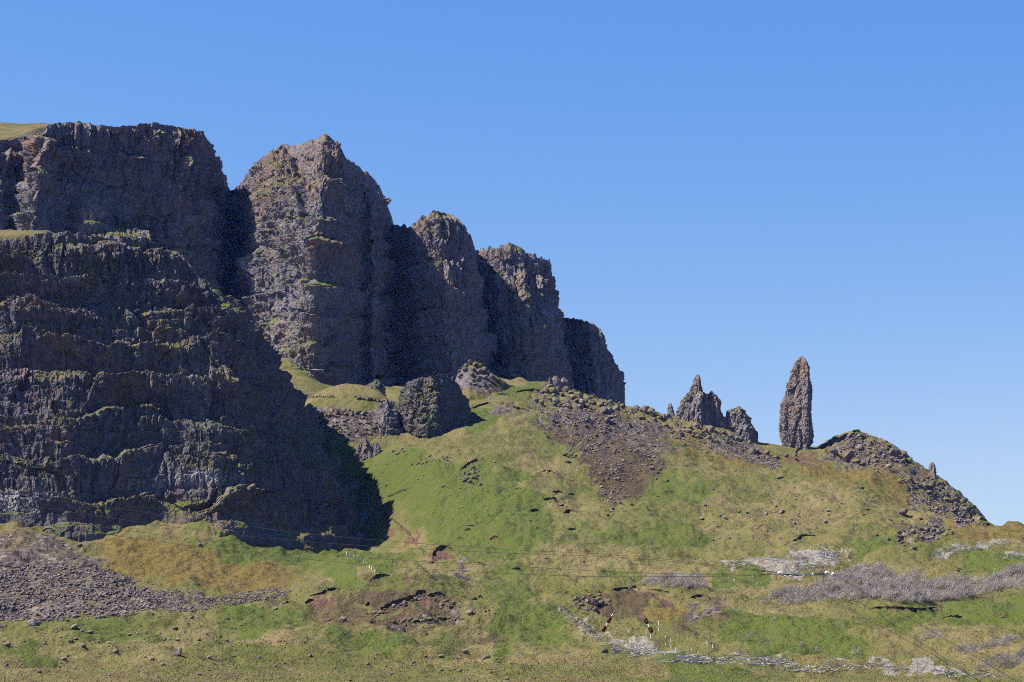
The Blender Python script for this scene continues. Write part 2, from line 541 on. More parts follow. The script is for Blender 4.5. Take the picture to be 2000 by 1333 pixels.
# ------------------------------------------------------------------ the hillside (one sheet)
LINES = [   # near to far: each a list of (px, py, distance)
    [(-300, 1336, 395), (600, 1338, 395), (1200, 1338, 395), (2300, 1338, 395)],
    [(-300, 1264, 520), (0, 1266, 520), (150, 1272, 520), (300, 1277, 515), (500, 1274, 520), (700, 1271, 525), (850, 1274, 520),
     (1000, 1277, 515), (1150, 1284, 505), (1230, 1296, 495), (1290, 1303, 490), (1370, 1297, 490), (1450, 1305, 485), (1560, 1318, 475), (1700, 1318, 475), (2300, 1316, 475)],
    [(-300, 1270, 600), (0, 1272, 600), (500, 1280, 600), (1000, 1284, 590), (1150, 1288, 580), (1230, 1288, 575), (1370, 1288, 570), (1450, 1290, 560), (1560, 1292, 550), (2300, 1285, 550)],
    [(-300, 1250, 650), (0, 1250, 650), (200, 1240, 660), (400, 1225, 670), (600, 1225, 670), (900, 1235, 670), (1200, 1240, 660), (1500, 1235, 640), (2300, 1225, 640)],
    [(-300, 1232, 740), (0, 1232, 740), (100, 1214, 745), (200, 1204, 750), (300, 1198, 750), (400, 1188, 755), (500, 1172, 760), (580, 1158, 765), (650, 1142, 770),
     (700, 1126, 775), (750, 1122, 775), (810, 1130, 775), (870, 1150, 770), (950, 1166, 765), (1030, 1166, 765), (1100, 1158, 768), (1165, 1147, 770), (1230, 1150, 770),
     (1330, 1154, 765), (1400, 1162, 760), (1500, 1180, 740), (1600, 1180, 740), (1800, 1180, 740), (2000, 1150, 760), (2300, 1130, 770)],
    [(-300, 1238, 800), (0, 1238, 800), (200, 1212, 810), (400, 1196, 815), (580, 1163, 825), (650, 1140, 830), (700, 1118, 835), (750, 1112, 840), (870, 1125, 850), (1000, 1135, 850), (1165, 1135, 840),
     (1400, 1140, 830), (1500, 1140, 830), (1700, 1140, 830), (2000, 1115, 840), (2300, 1100, 850)],
    [(-300, 1110, 910), (0, 1110, 910), (200, 1110, 910), (400, 1102, 925), (520, 1092, 960), (600, 1094, 1000), (700, 1087, 1012), (750, 1082, 1010), (850, 1066, 960), (1000, 1060, 925), (1200, 1070, 920),
     (1400, 1080, 915), (1600, 1070, 910), (1800, 1070, 905), (2000, 1070, 900), (2300, 1070, 900)],
    [(-300, 985, 1020), (0, 985, 1020), (150, 1020, 1005), (400, 1010, 1020), (500, 1035, 1060), (600, 1040, 1120), (700, 1035, 1125), (770, 1015, 1090), (860, 970, 1050), (1000, 960, 1040), (1200, 985, 1035),
     (1400, 1005, 1030), (1600, 1015, 1020), (1750, 1025, 1010), (1850, 1038, 1000), (2000, 1042, 990), (2300, 1050, 990)],
    [(-300, 950, 1120), (400, 950, 1120), (600, 930, 1170), (700, 915, 1175), (780, 890, 1160), (850, 882, 1145), (1000, 868, 1160), (1100, 880, 1165), (1200, 905, 1170), (1300, 918, 1175), (1400, 927, 1175),
     (1500, 939, 1170), (1600, 943, 1165), (1690, 953, 1155), (1760, 976, 1135), (1850, 1012, 1100), (1900, 1024, 1080), (2000, 1032, 1060), (2300, 1045, 1060)],
    [(-300, 940, 1200), (400, 940, 1200), (600, 868, 1220), (700, 858, 1230), (850, 850, 1250), (1000, 826, 1270), (1100, 836, 1280), (1200, 870, 1280), (1300, 905, 1270), (1400, 932, 1260),
     (1500, 950, 1250), (1600, 955, 1245), (1690, 968, 1235), (1760, 990, 1220), (1850, 1022, 1180), (1900, 1040, 1150), (2000, 1046, 1150), (2300, 1060, 1150)],
    [(-300, 800, 1330), (400, 800, 1340), (560, 770, 1360), (700, 800, 1360), (850, 790, 1370), (1000, 775, 1380), (1100, 800, 1370), (1200, 820, 1360), (1300, 850, 1350), (1400, 880, 1345),
     (1500, 905, 1340), (1600, 910, 1340), (1690, 905, 1340), (1760, 925, 1330), (1850, 990, 1310), (1900, 1020, 1290), (1945, 1055, 1270), (2000, 1075, 1260), (2300, 1090, 1260)],
    [(-300, 760, 1420), (400, 750, 1430), (560, 735, 1440), (700, 765, 1450), (850, 755, 1450), (950, 745, 1455), (1060, 752, 1440), (1100, 765, 1430), (1200, 790, 1425), (1260, 800, 1420), (1330, 817, 1420),
     (1400, 828, 1420), (1480, 864, 1420), (1530, 870, 1420), (1590, 873, 1420), (1620, 860, 1425), (1670, 842, 1430), (1700, 850, 1425), (1740, 868, 1420), (1800, 912, 1410), (1850, 945, 1400),
     (1900, 985, 1390), (1942, 1035, 1370), (2000, 1090, 1350), (2300, 1110, 1350)],
    [(-300, 720, 1560), (400, 705, 1560), (560, 690, 1570), (640, 735, 1570), (800, 760, 1570), (1000, 745, 1570), (1220, 800, 1560), (1330, 845, 1540), (1480, 890, 1540), (1600, 890, 1540),
     (1700, 880, 1540), (1800, 935, 1530), (1942, 1060, 1500), (2300, 1130, 1500)],
    [(-300, 700, 1900), (600, 720, 1900), (1220, 830, 1900), (1480, 960, 1900), (1700, 960, 1900), (1942, 1100, 1900), (2300, 1160, 1900)],
    [(-300, 900, 3200), (2300, 1250, 3200)],
]

def zones(px, py):
    """what grows or lies where on the hillside: returns zone_a (green, ochre, heath), zone_b (scree, brash, earth), rocky"""
    q = np.stack([px / 60.0, py / 26.0, 0 * px], -1)
    wx = px + 46 * fbm(q, 4, 501)
    wy = py + 20 * fbm(q, 4, 502)
    def pm(poly, feather=14, v=1.0):
        return v * smooth(-feather, feather, poly_sd(poly, wx, wy * 1.0))
    green = np.zeros(px.shape); ochre = green.copy(); heath = green.copy()
    scree = green.copy(); brash = green.copy(); soil = green.copy(); rocky = green.copy()
    def add(a, b): np.maximum(a, b, out=a)
    for poly, f, v in [
        ([(620, 860), (760, 880), (1000, 900), (1060, 960), (1100, 1060), (1000, 1110), (860, 1080), (760, 960), (660, 930)], 30, 0.75),
        ([(640, 930), (760, 920), (850, 960), (780, 990), (700, 970)], 14, 0.95),
        ([(900, 790), (1000, 800), (960, 850), (920, 865)], 10, 0.9),
        ([(240, 1040), (420, 1050), (640, 1075), (760, 1080), (840, 1090), (800, 1120), (640, 1130), (560, 1110), (400, 1075)], 12, 0.75),
        ([(640, 1085), (700, 1095), (690, 1150), (640, 1140)], 10, 0.95),
        ([(420, 1195), (580, 1165), (600, 1200), (560, 1260), (430, 1262)], 16, 0.8),
        ([(600, 1240), (1000, 1245), (1010, 1275), (620, 1270)], 12, 0.75),
        ([(900, 1130), (1010, 1110), (1100, 1150), (960, 1200)], 18, 0.6),
        ([(960, 1170), (1090, 1190), (1150, 1275), (960, 1270)], 16, 0.75),
        ([(1160, 1120), (1240, 1115), (1250, 1140), (1170, 1143)], 10, 0.7),
        ([(1380, 1105), (1500, 1110), (1500, 1150), (1440, 1165), (1390, 1150)], 10, 0.75),
        ([(1400, 1180), (1490, 1190), (1620, 1215), (1700, 1260), (1560, 1300), (1410, 1250)], 14, 0.9),
        ([(1660, 1210), (1860, 1170), (2050, 1140), (2050, 1220), (1800, 1245), (1680, 1250)], 16, 0.85),
        ([(1880, 1080), (2000, 1080), (2000, 1110), (1900, 1120)], 8, 0.9),
        ([(1640, 1040), (1760, 1060), (1750, 1085), (1650, 1080)], 10, 0.75),
        ([(1290, 1303), (1370, 1296), (1480, 1306), (1560, 1340), (1300, 1345)], 34, 0.85),
        ([(120, 1215), (260, 1220), (480, 1245), (420, 1275), (250, 1262), (120, 1250)], 16, 0.7),
        ([(20, 1255), (80, 1262), (110, 1300), (60, 1305), (20, 1280)], 8, 1.0),
        ([(1200, 890), (1330, 920), (1420, 960), (1300, 1010), (1190, 970)], 20, 0.65),
        ([(1060, 1000), (1400, 1010), (1380, 1080), (1100, 1090)], 30, 0.55),
        ([(1600, 900), (1720, 930), (1760, 975), (1640, 950)], 12, 0.6),
        ([(960, 745), (1050, 752), (1060, 775), (980, 775)], 8, 0.7),
    ]:
        add(green, pm(poly, f, v))
    for poly, f, v in [
        ([(170, 1045), (260, 1035), (420, 1070), (560, 1110), (620, 1145), (480, 1162), (300, 1145), (220, 1120)], 26, 0.8),
        ([(0, 1035), (40, 1040), (60, 1110), (0, 1125)], 10, 0.8),
        ([(140, 1110), (190, 1115), (200, 1140), (145, 1140)], 7, 0.9),
        ([(0, 1160), (50, 1165), (50, 1190), (0, 1185)], 7, 0.8),
        ([(1260, 830), (1340, 850), (1460, 890), (1540, 935), (1400, 920), (1300, 880)], 20, 0.65),
        ([(1480, 870), (1560, 890), (1640, 900), (1760, 940), (1850, 1010), (1700, 960), (1540, 930)], 12, 0.65),
        ([(1770, 905), (1830, 920), (1860, 960), (1800, 950)], 8, 0.8),
        ([(1840, 1020), (2050, 1030), (2050, 1075), (1860, 1060)], 10, 0.6),
        ([(1240, 1165), (1400, 1175), (1400, 1215), (1280, 1225)], 14, 0.7),
        ([(1720, 1090), (1900, 1080), (1880, 1120), (1760, 1120)], 12, 0.45),
        ([(620, 1180), (700, 1180), (720, 1240), (600, 1240)], 14, 0.55),
        ([(700, 880), (820, 850), (900, 870), (820, 895)], 10, 0.35),
    ]:
        add(ochre, pm(poly, f, v))
    for poly, f, v in [
        ([(595, 1180), (660, 1158), (710, 1175), (740, 1225), (640, 1235), (590, 1215)], 18, 0.62),
        ([(705, 1140), (760, 1132), (800, 1150), (790, 1185), (720, 1190)], 10, 0.75),
        ([(720, 1205), (830, 1155), (900, 1185), (905, 1225), (800, 1238), (725, 1230)], 14, 0.72),
        ([(1100, 1160), (1210, 1155), (1280, 1160), (1270, 1205), (1140, 1205)], 14, 0.66),
        ([(1270, 1205), (1420, 1190), (1440, 1215), (1330, 1240)], 10, 0.6),
        ([(1130, 880), (1240, 860), (1300, 900), (1260, 960), (1190, 995), (1150, 950)], 10, 0.8),
        ([(885, 760), (900, 722), (925, 705), (960, 725), (1000, 755), (950, 780)], 8, 0.7),
        ([(1030, 820), (1130, 800), (1240, 800), (1300, 850), (1200, 900), (1060, 860)], 20, 0.8),
        ([(1600, 870), (1660, 842), (1700, 850), (1800, 900), (1900, 985), (1930, 1030), (1850, 1000), (1770, 945), (1680, 915)], 12, 0.5),
        ([(1380, 850), (1480, 870), (1560, 880), (1600, 925), (1480, 925), (1400, 880)], 12, 0.55),
        ([(1600, 1205), (1660, 1215), (1800, 1240), (1850, 1260), (1790, 1290), (1660, 1250)], 14, 0.35),
        ([(0, 1290), (400, 1300), (900, 1310), (1000, 1345), (0, 1345)], 20, 0.34),
        ([(1000, 1290), (1180, 1292), (1280, 1310), (1200, 1345), (1000, 1345)], 14, 0.34),
        ([(780, 1240), (980, 1230), (1060, 1250), (1000, 1262), (800, 1262)], 10, 0.5),
        ([(0, 940), (160, 990), (240, 1010), (150, 1035), (0, 1030)], 10, 0.9),
    ]:
        add(heath, pm(poly, f, v))
    for poly, f, v in [
        ([(-400, 1015), (60, 1040), (180, 1060), (190, 1095), (235, 1120), (290, 1140), (300, 1205), (100, 1220), (-400, 1245)], 22, 0.66),
        ([(270, 1150), (400, 1165), (520, 1148), (575, 1152), (560, 1165), (400, 1195), (270, 1205)], 10, 0.62),
        ([(1040, 800), (1100, 770), (1200, 800), (1260, 850), (1240, 900), (1200, 960), (1190, 1010), (1175, 960), (1130, 900), (1060, 860)], 34, 0.42),
        ([(1180, 800), (1300, 830), (1320, 880), (1260, 900), (1220, 850)], 12, 0.6),
        ([(1400, 830), (1470, 870), (1530, 905), (1500, 920), (1440, 890), (1390, 860)], 8, 0.7),
        ([(930, 785), (1000, 780), (1030, 800), (960, 815)], 7, 0.75),
        ([(1700, 860), (1760, 890), (1720, 920), (1640, 905), (1600, 880), (1660, 850)], 8, 0.6),
        ([(1780, 960), (1830, 1000), (1930, 1045), (1870, 1030), (1790, 990)], 7, 0.75),
        ([(890, 735), (960, 740), (990, 750), (960, 770), (890, 760)], 8, 0.75),
        ([(895, 1085), (920, 1090), (915, 1140), (890, 1130)], 6, 0.8),
        ([(1345, 1175), (1400, 1168), (1415, 1200), (1360, 1205)], 6, 0.75),
        ([(780, 1195), (895, 1212), (900, 1222), (780, 1228)], 5, 0.6),
        ([(1750, 1030), (1830, 1025), (1860, 1050), (1790, 1065)], 6, 0.7),
        ([(580, 800), (740, 795), (790, 845), (720, 856), (620, 846)], 8, 0.85),
    ]:
        add(scree, pm(poly, f, v))
    for poly, f, v in [
        ([(1400, 1095), (1450, 1088), (1560, 1085), (1640, 1092), (1630, 1112), (1560, 1122), (1470, 1112)], 5, 0.6),
        ([(1560, 1082), (1640, 1078), (1670, 1085), (1600, 1098)], 4, 0.7),
        ([(1810, 1080), (1860, 1066), (1970, 1052), (1985, 1060), (1900, 1074), (1830, 1088)], 4, 0.6),
        ([(1950, 1082), (2060, 1086), (2060, 1094), (1960, 1092)], 3, 0.8),
        ([(1220, 1268), (1250, 1258), (1285, 1270), (1330, 1284), (1420, 1282), (1500, 1284), (1560, 1290), (1500, 1300), (1400, 1296), (1300, 1294), (1230, 1282)], 4, 0.6),
        ([(1500, 1290), (1600, 1305), (1700, 1295), (1900, 1315), (1960, 1322), (1880, 1325), (1700, 1305), (1600, 1315), (1530, 1312)], 4, 0.7),
        ([(1085, 1185), (1095, 1183), (1150, 1225), (1215, 1270), (1205, 1276), (1140, 1232)], 3, 0.6),
    ]:
        add(brash, pm(poly, f, v))
    for poly, f, v in [
        ([(735, 990), (770, 1020), (805, 1050), (808, 1066), (798, 1062), (765, 1032), (730, 998)], 3, 0.95),
        ([(850, 1080), (872, 1076), (880, 1084), (862, 1092), (850, 1106), (840, 1102)], 3, 0.9),
        ([(610, 1165), (640, 1160), (640, 1185), (615, 1180)], 5, 0.75),
        ([(740, 1210), (800, 1190), (800, 1210), (760, 1220)], 6, 0.8),
        ([(810, 1165), (850, 1175), (840, 1182), (800, 1180)], 5, 0.85),
        ([(1262, 1160), (1310, 1158), (1305, 1166), (1262, 1168)], 3, 0.8),
        ([(1045, 870), (1062, 855), (1060, 870), (1047, 882)], 2.5, 0.95),
        ([(975, 800), (1000, 812), (990, 815), (975, 806)], 2.5, 0.9),
        ([(1540, 890), (1556, 910), (1562, 925), (1550, 920)], 3, 0.85),
        ([(1555, 880), (1575, 878), (1598, 895), (1590, 912), (1560, 905)], 5, 0.6),
        ([(1605, 875), (1625, 866), (1622, 878), (1610, 885)], 3, 0.9),
        ([(920, 825), (935, 828), (925, 836)], 2, 0.95),
        ([(672, 935), (690, 945), (700, 957), (685, 950)], 3, 0.8),
        ([(1230, 1190), (1260, 1180), (1265, 1200), (1240, 1205)], 5, 0.6),
        ([(1120, 920), (1132, 925), (1130, 938), (1120, 932)], 2.5, 0.85),
    ]:
        add(soil, pm(poly, f, v))
    for poly, f, v in [
        ([(1590, 870), (1640, 845), (1680, 838), (1760, 860), (1800, 890), (1850, 930), (1900, 970), (1950, 1035), (1900, 1030), (1800, 990), (1770, 960), (1740, 905), (1640, 915)], 10, 1.0),
        ([(1040, 790), (1070, 740), (1190, 745), (1300, 800), (1400, 830), (1480, 868), (1380, 850), (1300, 840), (1260, 830), (1160, 880), (1080, 850)], 10, 1.0),
        ([(1740, 1035), (1790, 1020), (1860, 1030), (1850, 1060), (1780, 1075), (1730, 1055)], 8, 0.9),
        ([(725, 1205), (780, 1190), (800, 1180), (870, 1160), (900, 1200), (905, 1225), (820, 1230), (740, 1228)], 7, 0.55),
        ([(1110, 1160), (1190, 1160), (1200, 1195), (1120, 1200)], 7, 0.7),
        ([(880, 730), (930, 700), (990, 745), (900, 765)], 8, 0.8),
    ]:
        add(rocky, pm(poly, f, v))
    return np.stack([green, ochre, heath], -1), np.stack([scree, brash, soil], -1), rocky

def build_ground():
    cols = np.concatenate([np.arange(-1500, -220, 40), np.arange(-220, 2220, 2.2), np.arange(2220, 3520, 40)])
    ks = [np.array(l, np.float64) for l in LINES]
    PY = np.stack([pchip(k[:, 0], k[:, 1], cols) for k in ks])
    YY = np.stack([pchip(k[:, 0], k[:, 2], cols) for k in ks])
    # the near ground below the picture, down to the camera's feet
    nearY, nearZ = [2.0, 40.0, 140.0, 260.0], [-1.7, -2.4, -3.0, 2.0]
    z_first = P(cols, PY[0], YY[0])[:, 2]
    pre_y, pre_v = [], []
    for y, z in zip(nearY, nearZ):
        V = np.stack([0 * cols, 0 * cols + y, 0 * cols + z], -1)
        pre_y.append(proj(V)[1]); pre_v.append(np.full(len(cols), y))
    PY = np.concatenate([np.stack(pre_y), PY])
    YY = np.concatenate([np.stack(pre_v), YY])
    K = len(PY)
    ts = [0.0]
    for k in range(K - 1):
        if k < 4:
            n = 10
        else:
            m = (cols > -50) & (cols < 2050)
            span = np.abs(PY[k + 1] - PY[k])[m]
            n = int(np.clip(np.percentile(span, 85) / 1.25, 12, 140))
            if k >= K - 2: n = 10
        ts += list(k + np.arange(1, n + 1) / n)
    ts = np.array(ts)
    py = pchip(np.arange(K), PY, ts)
    yy = np.exp(pchip(np.arange(K), np.log(YY), ts))
    px = np.broadcast_to(cols, py.shape)
    B = P(px, py, yy)
    za, zb, rk = zones(px, py)
    # relief
    amp = smooth(380, 520, yy) * 0.8 + 0.2
    sky_edge = 1 - 0.75 * np.exp(-((yy - 1420) / 60) ** 2)
    n1 = fbm(B * np.array([1, 0.6, 0]) / 45.0, 3, 11)
    n2 = fbm(B * np.array([1, 0.5, 0]) / 11.0, 3, 12)
    n3 = fbm(B * np.array([1, 0.5, 0]) / 3.0, 2, 13)
    n4 = fbm(B * np.array([1, 0.7, 0]) / 1.1, 2, 14)
    fold = fbm(B * np.array([1, 0.8, 0]) / 24.0, 2, 17)
    dz = amp * sky_edge * (3.8 * n1 + 1.5 * fold + 1.9 * n2 + 0.55 * n3 + 0.16 * n4)
    # little terraces that sheep and slipping soil leave along the slope
    tz = (B[..., 2] + 5 * n1 + 1.6 * n2) / 2.6
    fr = tz - np.floor(tz)
    dz += amp * 0.5 * sky_edge * (smooth(0.0, 0.75, fr) - fr) * (1 - rk)
    # broken rock
    m = (rk > 0.02) | (zb[..., 0] > 0.3)
    Q = B[m]
    r1, d1, g1 = cells(Q / np.array([5.5, 5.5, 5.5]), 21)
    r2, d2, g2 = cells(Q / np.array([2.1, 2.1, 2.1]), 22)
    rr = rk[m]
    bump = rr * (2.6 * (r1 - 0.5) + 1.2 * (r2 - 0.5) - 1.2 * d1)
    bump += smooth(0.3, 0.9, zb[..., 0][m]) * (1 - rr) * (0.7 * (r2 - 0.5))
    dz[m] += bump
    V = B.copy()
    V[..., 2] += dz
    me = mesh_from('hillside', V, grid_faces(*py.shape), [M_GROUND], smooth_shade=True,
                   attrs={'zone_a': za.reshape(-1, 3), 'zone_b': zb.reshape(-1, 3), 'rocky': rk.ravel()})
    o = obj('hillside', me)
    tag(o, 'grassy hillside of green and dry tan turf climbing to the cliffs', None, None, 'structure')
    return o, V, cols

HILL, HV, HCOLS = build_ground()
HPX, HPY = proj(HV)

def on_ground(px, py):
    """the nearest ground point that the camera sees at (px, py)"""
    c = int(np.clip(np.searchsorted(HCOLS, px), 1, len(HCOLS) - 1))
    col = HPY[:, c]
    ok = (col <= py) & (HV[:, c, 1] > 250)
    i = int(np.argmax(ok)) if ok.any() else len(col) - 2
    if i == 0:
        return Vector(HV[0, c])
    a, b = col[i - 1], col[i]
    f = 0 if a == b else (a - py) / (a - b)
    f = min(max(f, 0), 1)
    p = HV[i - 1, c] * (1 - f) + HV[i, c] * f
    return Vector(p)

# ------------------------------------------------------------------ cliffs
class Wall:
    """a rock wall spanned between upright edge lines (foot to top) with its top carried back into the hill"""
    def __init__(self, lines, seed, row_px=1.7, col_px=1.8, layer=11.0, ledge=2.2, col_w=3.2, col_a=1.1, gully=3.0, gully_w=26.0,
                 block=0.9, block_s=2.2, rough=0.5, round_x=0.5, cap=((3, 0.4), (8, 1.0), (20, 2.0), (45, 3.5), (80, 5.0), (130, 2.0), (190, -120)), top_jag=1.2,
                 dip=0.03, big=4.0, embed=26, edges=None, tilt=0.0, fine=1.0, cap_keep=None, col_top=None, bed=1.1, joint=0.9, crack=2.4, face=0.80, fault=3.0):
        nT = 200
        tt = np.linspace(0, 1, nT)
        L = []
        for l in lines:
            a = np.array(l, np.float64)
            a[:, 2] += tilt * (a[:, 0] - 300)
            s = np.concatenate([[0], np.cumsum(np.abs(np.diff(a[:, 1])) + 0.3 * np.abs(np.diff(a[:, 0])) + 0.01)])
            s /= s[-1]
            L.append(pchip(s, a, tt))
        L = np.stack(L)                                 # lines, nT, 3
        dist = np.abs(np.diff(L[:, :, 0], axis=0)).mean(1) + 0.35 * np.abs(np.diff(L[:, :, 2], axis=0)).mean(1) * (F / L[:, :, 2].mean())
        u = np.concatenate([[0], np.cumsum(np.maximum(dist, 4))])
        C = int(u[-1] / col_px) + 2
        h = np.abs(L[:, -1, 1] - L[:, 0, 1]).max()
        Rn = int(h / row_px) + 2
        uq = np.linspace(0, u[-1], C)
        flat = L.reshape(len(L), -1)
        A1 = pchip(u, flat, uq)
        A0 = np.stack([np.interp(uq, u, flat[:, j]) for j in range(flat.shape[1])], 1)
        A = (A1 * round_x + A0 * (1 - round_x)).reshape(C, nT, 3)
        tr = np.linspace(0, 1, Rn)
        G = np.stack([pchip(tt, A[:, :, k].T, tr) for k in range(3)], -1)     # Rn, C, 3
        B = P(G[..., 0], G[..., 1], G[..., 2])
        N = grid_normals(B)
        Z = B[..., 2]
        s = np.concatenate([[0], np.cumsum(np.linalg.norm(np.diff(B[:, :, :2], axis=1), axis=-1).mean(0))])
        S = np.broadcast_to(s, Z.shape)
        rng = np.random.default_rng(seed)
        X, Y = B[..., 0], B[..., 1]
        lowf = fbm(np.stack([S / 55, Z / 40, 0 * Z], -1), 3, seed + 1)
        # lava flows stacked one on the other: each face stands steeper than the slope, with a ledge above it
        zb = Z + dip * X + 8 * lowf + fault * 2 * (cells(np.stack([S / 26 + 0.4 * lowf, Z / 90, 0 * S], -1), seed + 50, 2)[0] - 0.5)
        if edges is None:
            edges = np.cumsum(np.concatenate([[Z.min() - 60], layer * (0.55 + 0.9 * rng.random(80))]))
        else:
            edges = np.array(edges)
        k = np.clip(np.searchsorted(edges, zb.ravel()).reshape(zb.shape), 1, len(edges) - 1)
        lo, hi = edges[k - 1], edges[k]
        fr = (zb - lo) / (hi - lo)
        fr = np.clip(fr, 0, 1)
        la = (0.65 + 0.6 * rng.random(len(edges)))[k] * (hi - lo) / layer
        lvar = 0.40 + 0.8 * smooth(-0.25, 0.3, fbm(np.stack([S / 30, k * 3.7, 0 * S], -1), 2, seed + 2))
        saw = np.where(fr < face, fr / face, (1 - fr) / (1 - face)) - 0.45
        d = ledge * la * lvar * saw
        # gullies and ribs
        gx = S / gully_w + 0.5 * fbm(np.stack([S / 20, Z / 30, 0 * S], -1), 2, seed + 3)
        gn = perlin(np.stack([gx, Z / 160, 0 * S + seed], -1), seed + 4) * 1.6
        d -= gully * 0.6 * (1 - np.clip(np.abs(gn) * 2.6, 0, 1)) ** 1.3
        d += big * 0.5 * fbm(np.stack([S / 38, Z / 60, 0 * S], -1), 2, seed + 5)
        cx2 = S / (gully_w * 0.42) + 0.8 * fbm(np.stack([S / 16, Z / 18, 0 * S], -1), 2, seed + 40)
        ck = np.abs(perlin(np.stack([cx2, Z / 70, 0 * S + seed], -1), seed + 41)) * 1.6
        d -= crack * (1 - np.clip(ck * 5.0, 0, 1)) ** 1.2 * smooth(-0.2, 0.2, fbm(np.stack([S / 25, Z / 25, 0 * S], -1), 2, seed + 42))
        # big leaning faces, then smaller and smaller ones
        w2 = 0.3 * fbm(np.stack([S / 9, Z / 9, 0 * S], -1), 2, seed + 14)
        d += big * 0.8 * facets(np.stack([S / (gully_w * 0.85) + w2, Z / (layer * 1.25) + 0.4 * lowf + w2, 0 * S], -1), seed + 15, 0.75, 2)
        d += block * 1.0 * facets(np.stack([S / (block_s * 1.9) + w2, zb / (block_s * 2.3) + w2, 0 * S], -1), seed + 16, 0.8, 2)
        # columns inside each flow
        cw = col_w * (0.75 + 0.7 * rng.random(len(edges)))[k]
        wob = 0.35 * fbm(np.stack([S / 6, Z / 7, 0 * S], -1), 2, seed + 6)
        has = smooth(-0.05, 0.2, fbm(np.stack([S / 45, k * 5.3, 0 * S], -1), 2, seed + 20))
        fc = facets(np.stack([S / cw + wob + k * 13.7, fr * 0.9 + k * 7.1, 0 * S], -1), seed + 7, 0.9, 2)
        colamp = col_a * (0.3 + 1.1 * (rng.random(len(edges)) ** 0.7)[k]) * smooth(0.0, 0.12, fr) * (0.25 + 0.75 * has)
        colamp = colamp * smooth(0.02, 0.18, np.broadcast_to(tr[:, None], Z.shape))
        d += colamp * 1.5 * fc
        if col_top:
            up = smooth(col_top[0], col_top[0] + 0.06, np.broadcast_to(tr[:, None], Z.shape))
            fx = facets(np.stack([S / 4.0 + 0.8 * wob, Z / 34.0 + 0.3 * wob, 0 * S], -1), seed + 21, 1.0, 2)
            d += up * col_top[1] * 1.6 * fx
        # blocks
        d += block * 0.6 * facets(B / np.array([block_s, block_s, block_s * 0.7]), seed + 8, 0.7, 3)
        d += block * 0.35 * facets(B / (block_s * 0.42), seed + 9, 0.7, 3)
        # thin beds inside the flows, and upright joints through them
        bt = (Z + dip * X + 2.5 * lowf + 0.9 * w2) / (layer * 0.30)
        bk = np.floor(bt); bf = bt - bk
        br_ = (_h(bk.astype(np.int64), bk.astype(np.int64) * 0, bk.astype(np.int64) * 0, seed + 30) & 255) / 255.0
        d += bed * (0.3 + br_) * (np.where(bf < 0.82, bf / 0.82, (1 - bf) / 0.18) - 0.5) * (0.4 + 0.8 * smooth(-0.3, 0.3, fbm(np.stack([S / 14, bk * 3.1, 0 * S], -1), 2, seed + 31)))
        jw = col_w * 0.62
        d += joint * facets(np.stack([S / jw + 0.5 * wob + bk * 0.37, Z / (layer * 0.6) + 0.6 * wob, 0 * S], -1), seed + 32, 1.0, 2)
        d += rough * fbm(B / 3.0, 4, seed + 10)
        d += 0.5 * fine * facets(B / np.array([1.3, 1.3, 1.7]), seed + 17, 0.6, 3)
        tfade = smooth(1.0, 0.93, np.broadcast_to(tr[:, None], Z.shape))
        d *= (0.35 + 0.65 * tfade) * (0.35 + 0.65 * smooth(0.0, 0.14, np.broadcast_to(tr[:, None], Z.shape)))
        V = B + N * d[..., None]
        # jagged top edge
        jag = top_jag * (0.9 * cells(np.stack([s / 6.5, 0 * s, 0 * s], -1), seed + 11, 2)[0] - 0.4 + 0.35 * cells(np.stack([s / 2.2, 0 * s, 0 * s], -1), seed + 19, 2)[0] + 0.7 * fbm(np.stack([s / 14, 0 * s, 0 * s], -1), 2, seed + 12))
        V[..., 2] += jag[None, :] * smooth(0.90, 1.0, np.broadcast_to(tr[:, None], Z.shape))
        # foot carried down into the ground
        foot = V[0].copy()
        foot[:, 2] -= embed * 0.35
        foot[:, 1] -= 1.0
        V = np.concatenate([foot[None], V], 0)
        self.face_rows = len(V)
        # top carried back
        top = V[-1]
        caps = []
        kern = np.hanning(61); kern /= kern.sum()
        soft = np.stack([np.convolve(np.pad(top[:, j], 30, mode='edge'), kern, 'valid') for j in range(3)], 1)
        keep = np.ones(len(top)) if cap_keep is None else cap_keep(proj(top)[0])
        for dy, dz in cap:
            f = min(1.0, dy / 14.0)
            c = top * (1 - f) + soft * f
            dy, dz = dy * (0.25 + 0.75 * keep), dz * keep - (1 - keep) * 0.5 * dy
            c[:, 1] += dy
            c[:, 0] += 0.02 * dy
            c[:, 2] += dz + np.minimum(dy * 0.05, 1.6) * fbm(c * np.array([1, 1, 0]) / 18.0, 3, seed + 13)
            caps.append(c)
        self.V = V
        self.cap = np.concatenate([top[None], np.stack(caps)], 0) if caps else None
        self.px, self.py = proj(V)
        self.S = S
        self.seed = seed

    def warm(self, pts):
        """brown staining: list of (px, py, rx, ry, value)"""
        w = np.zeros(self.px.shape)
        for x, y, rx, ry, v in pts:
            w = np.maximum(w, v * np.exp(-(((self.px - x) / rx) ** 2 + ((self.py - y) / ry) ** 2)))
        return w

    def build(self, root, name, mat, warm=(), cap_mat=None, cap_name='grass_cap', moss=(), pale=()):
        me = mesh_from(name, self.V, grid_faces(*self.px.shape), [mat], attrs={'warm': self.warm(warm).ravel(), 'moss': self.warm(moss).ravel(), 'pale': self.warm(pale).ravel()})
        o = obj(name, me, root)
        if self.cap is not None:
            Vc = self.cap
            n = Vc.shape
            # finer rows across the top
            me2 = mesh_from(cap_name, Vc, grid_faces(n[0], n[1]), [cap_mat or M_CAP], smooth_shade=False, attrs={'warm': np.zeros(n[0] * n[1])})
            obj(cap_name, me2, root)
        return o

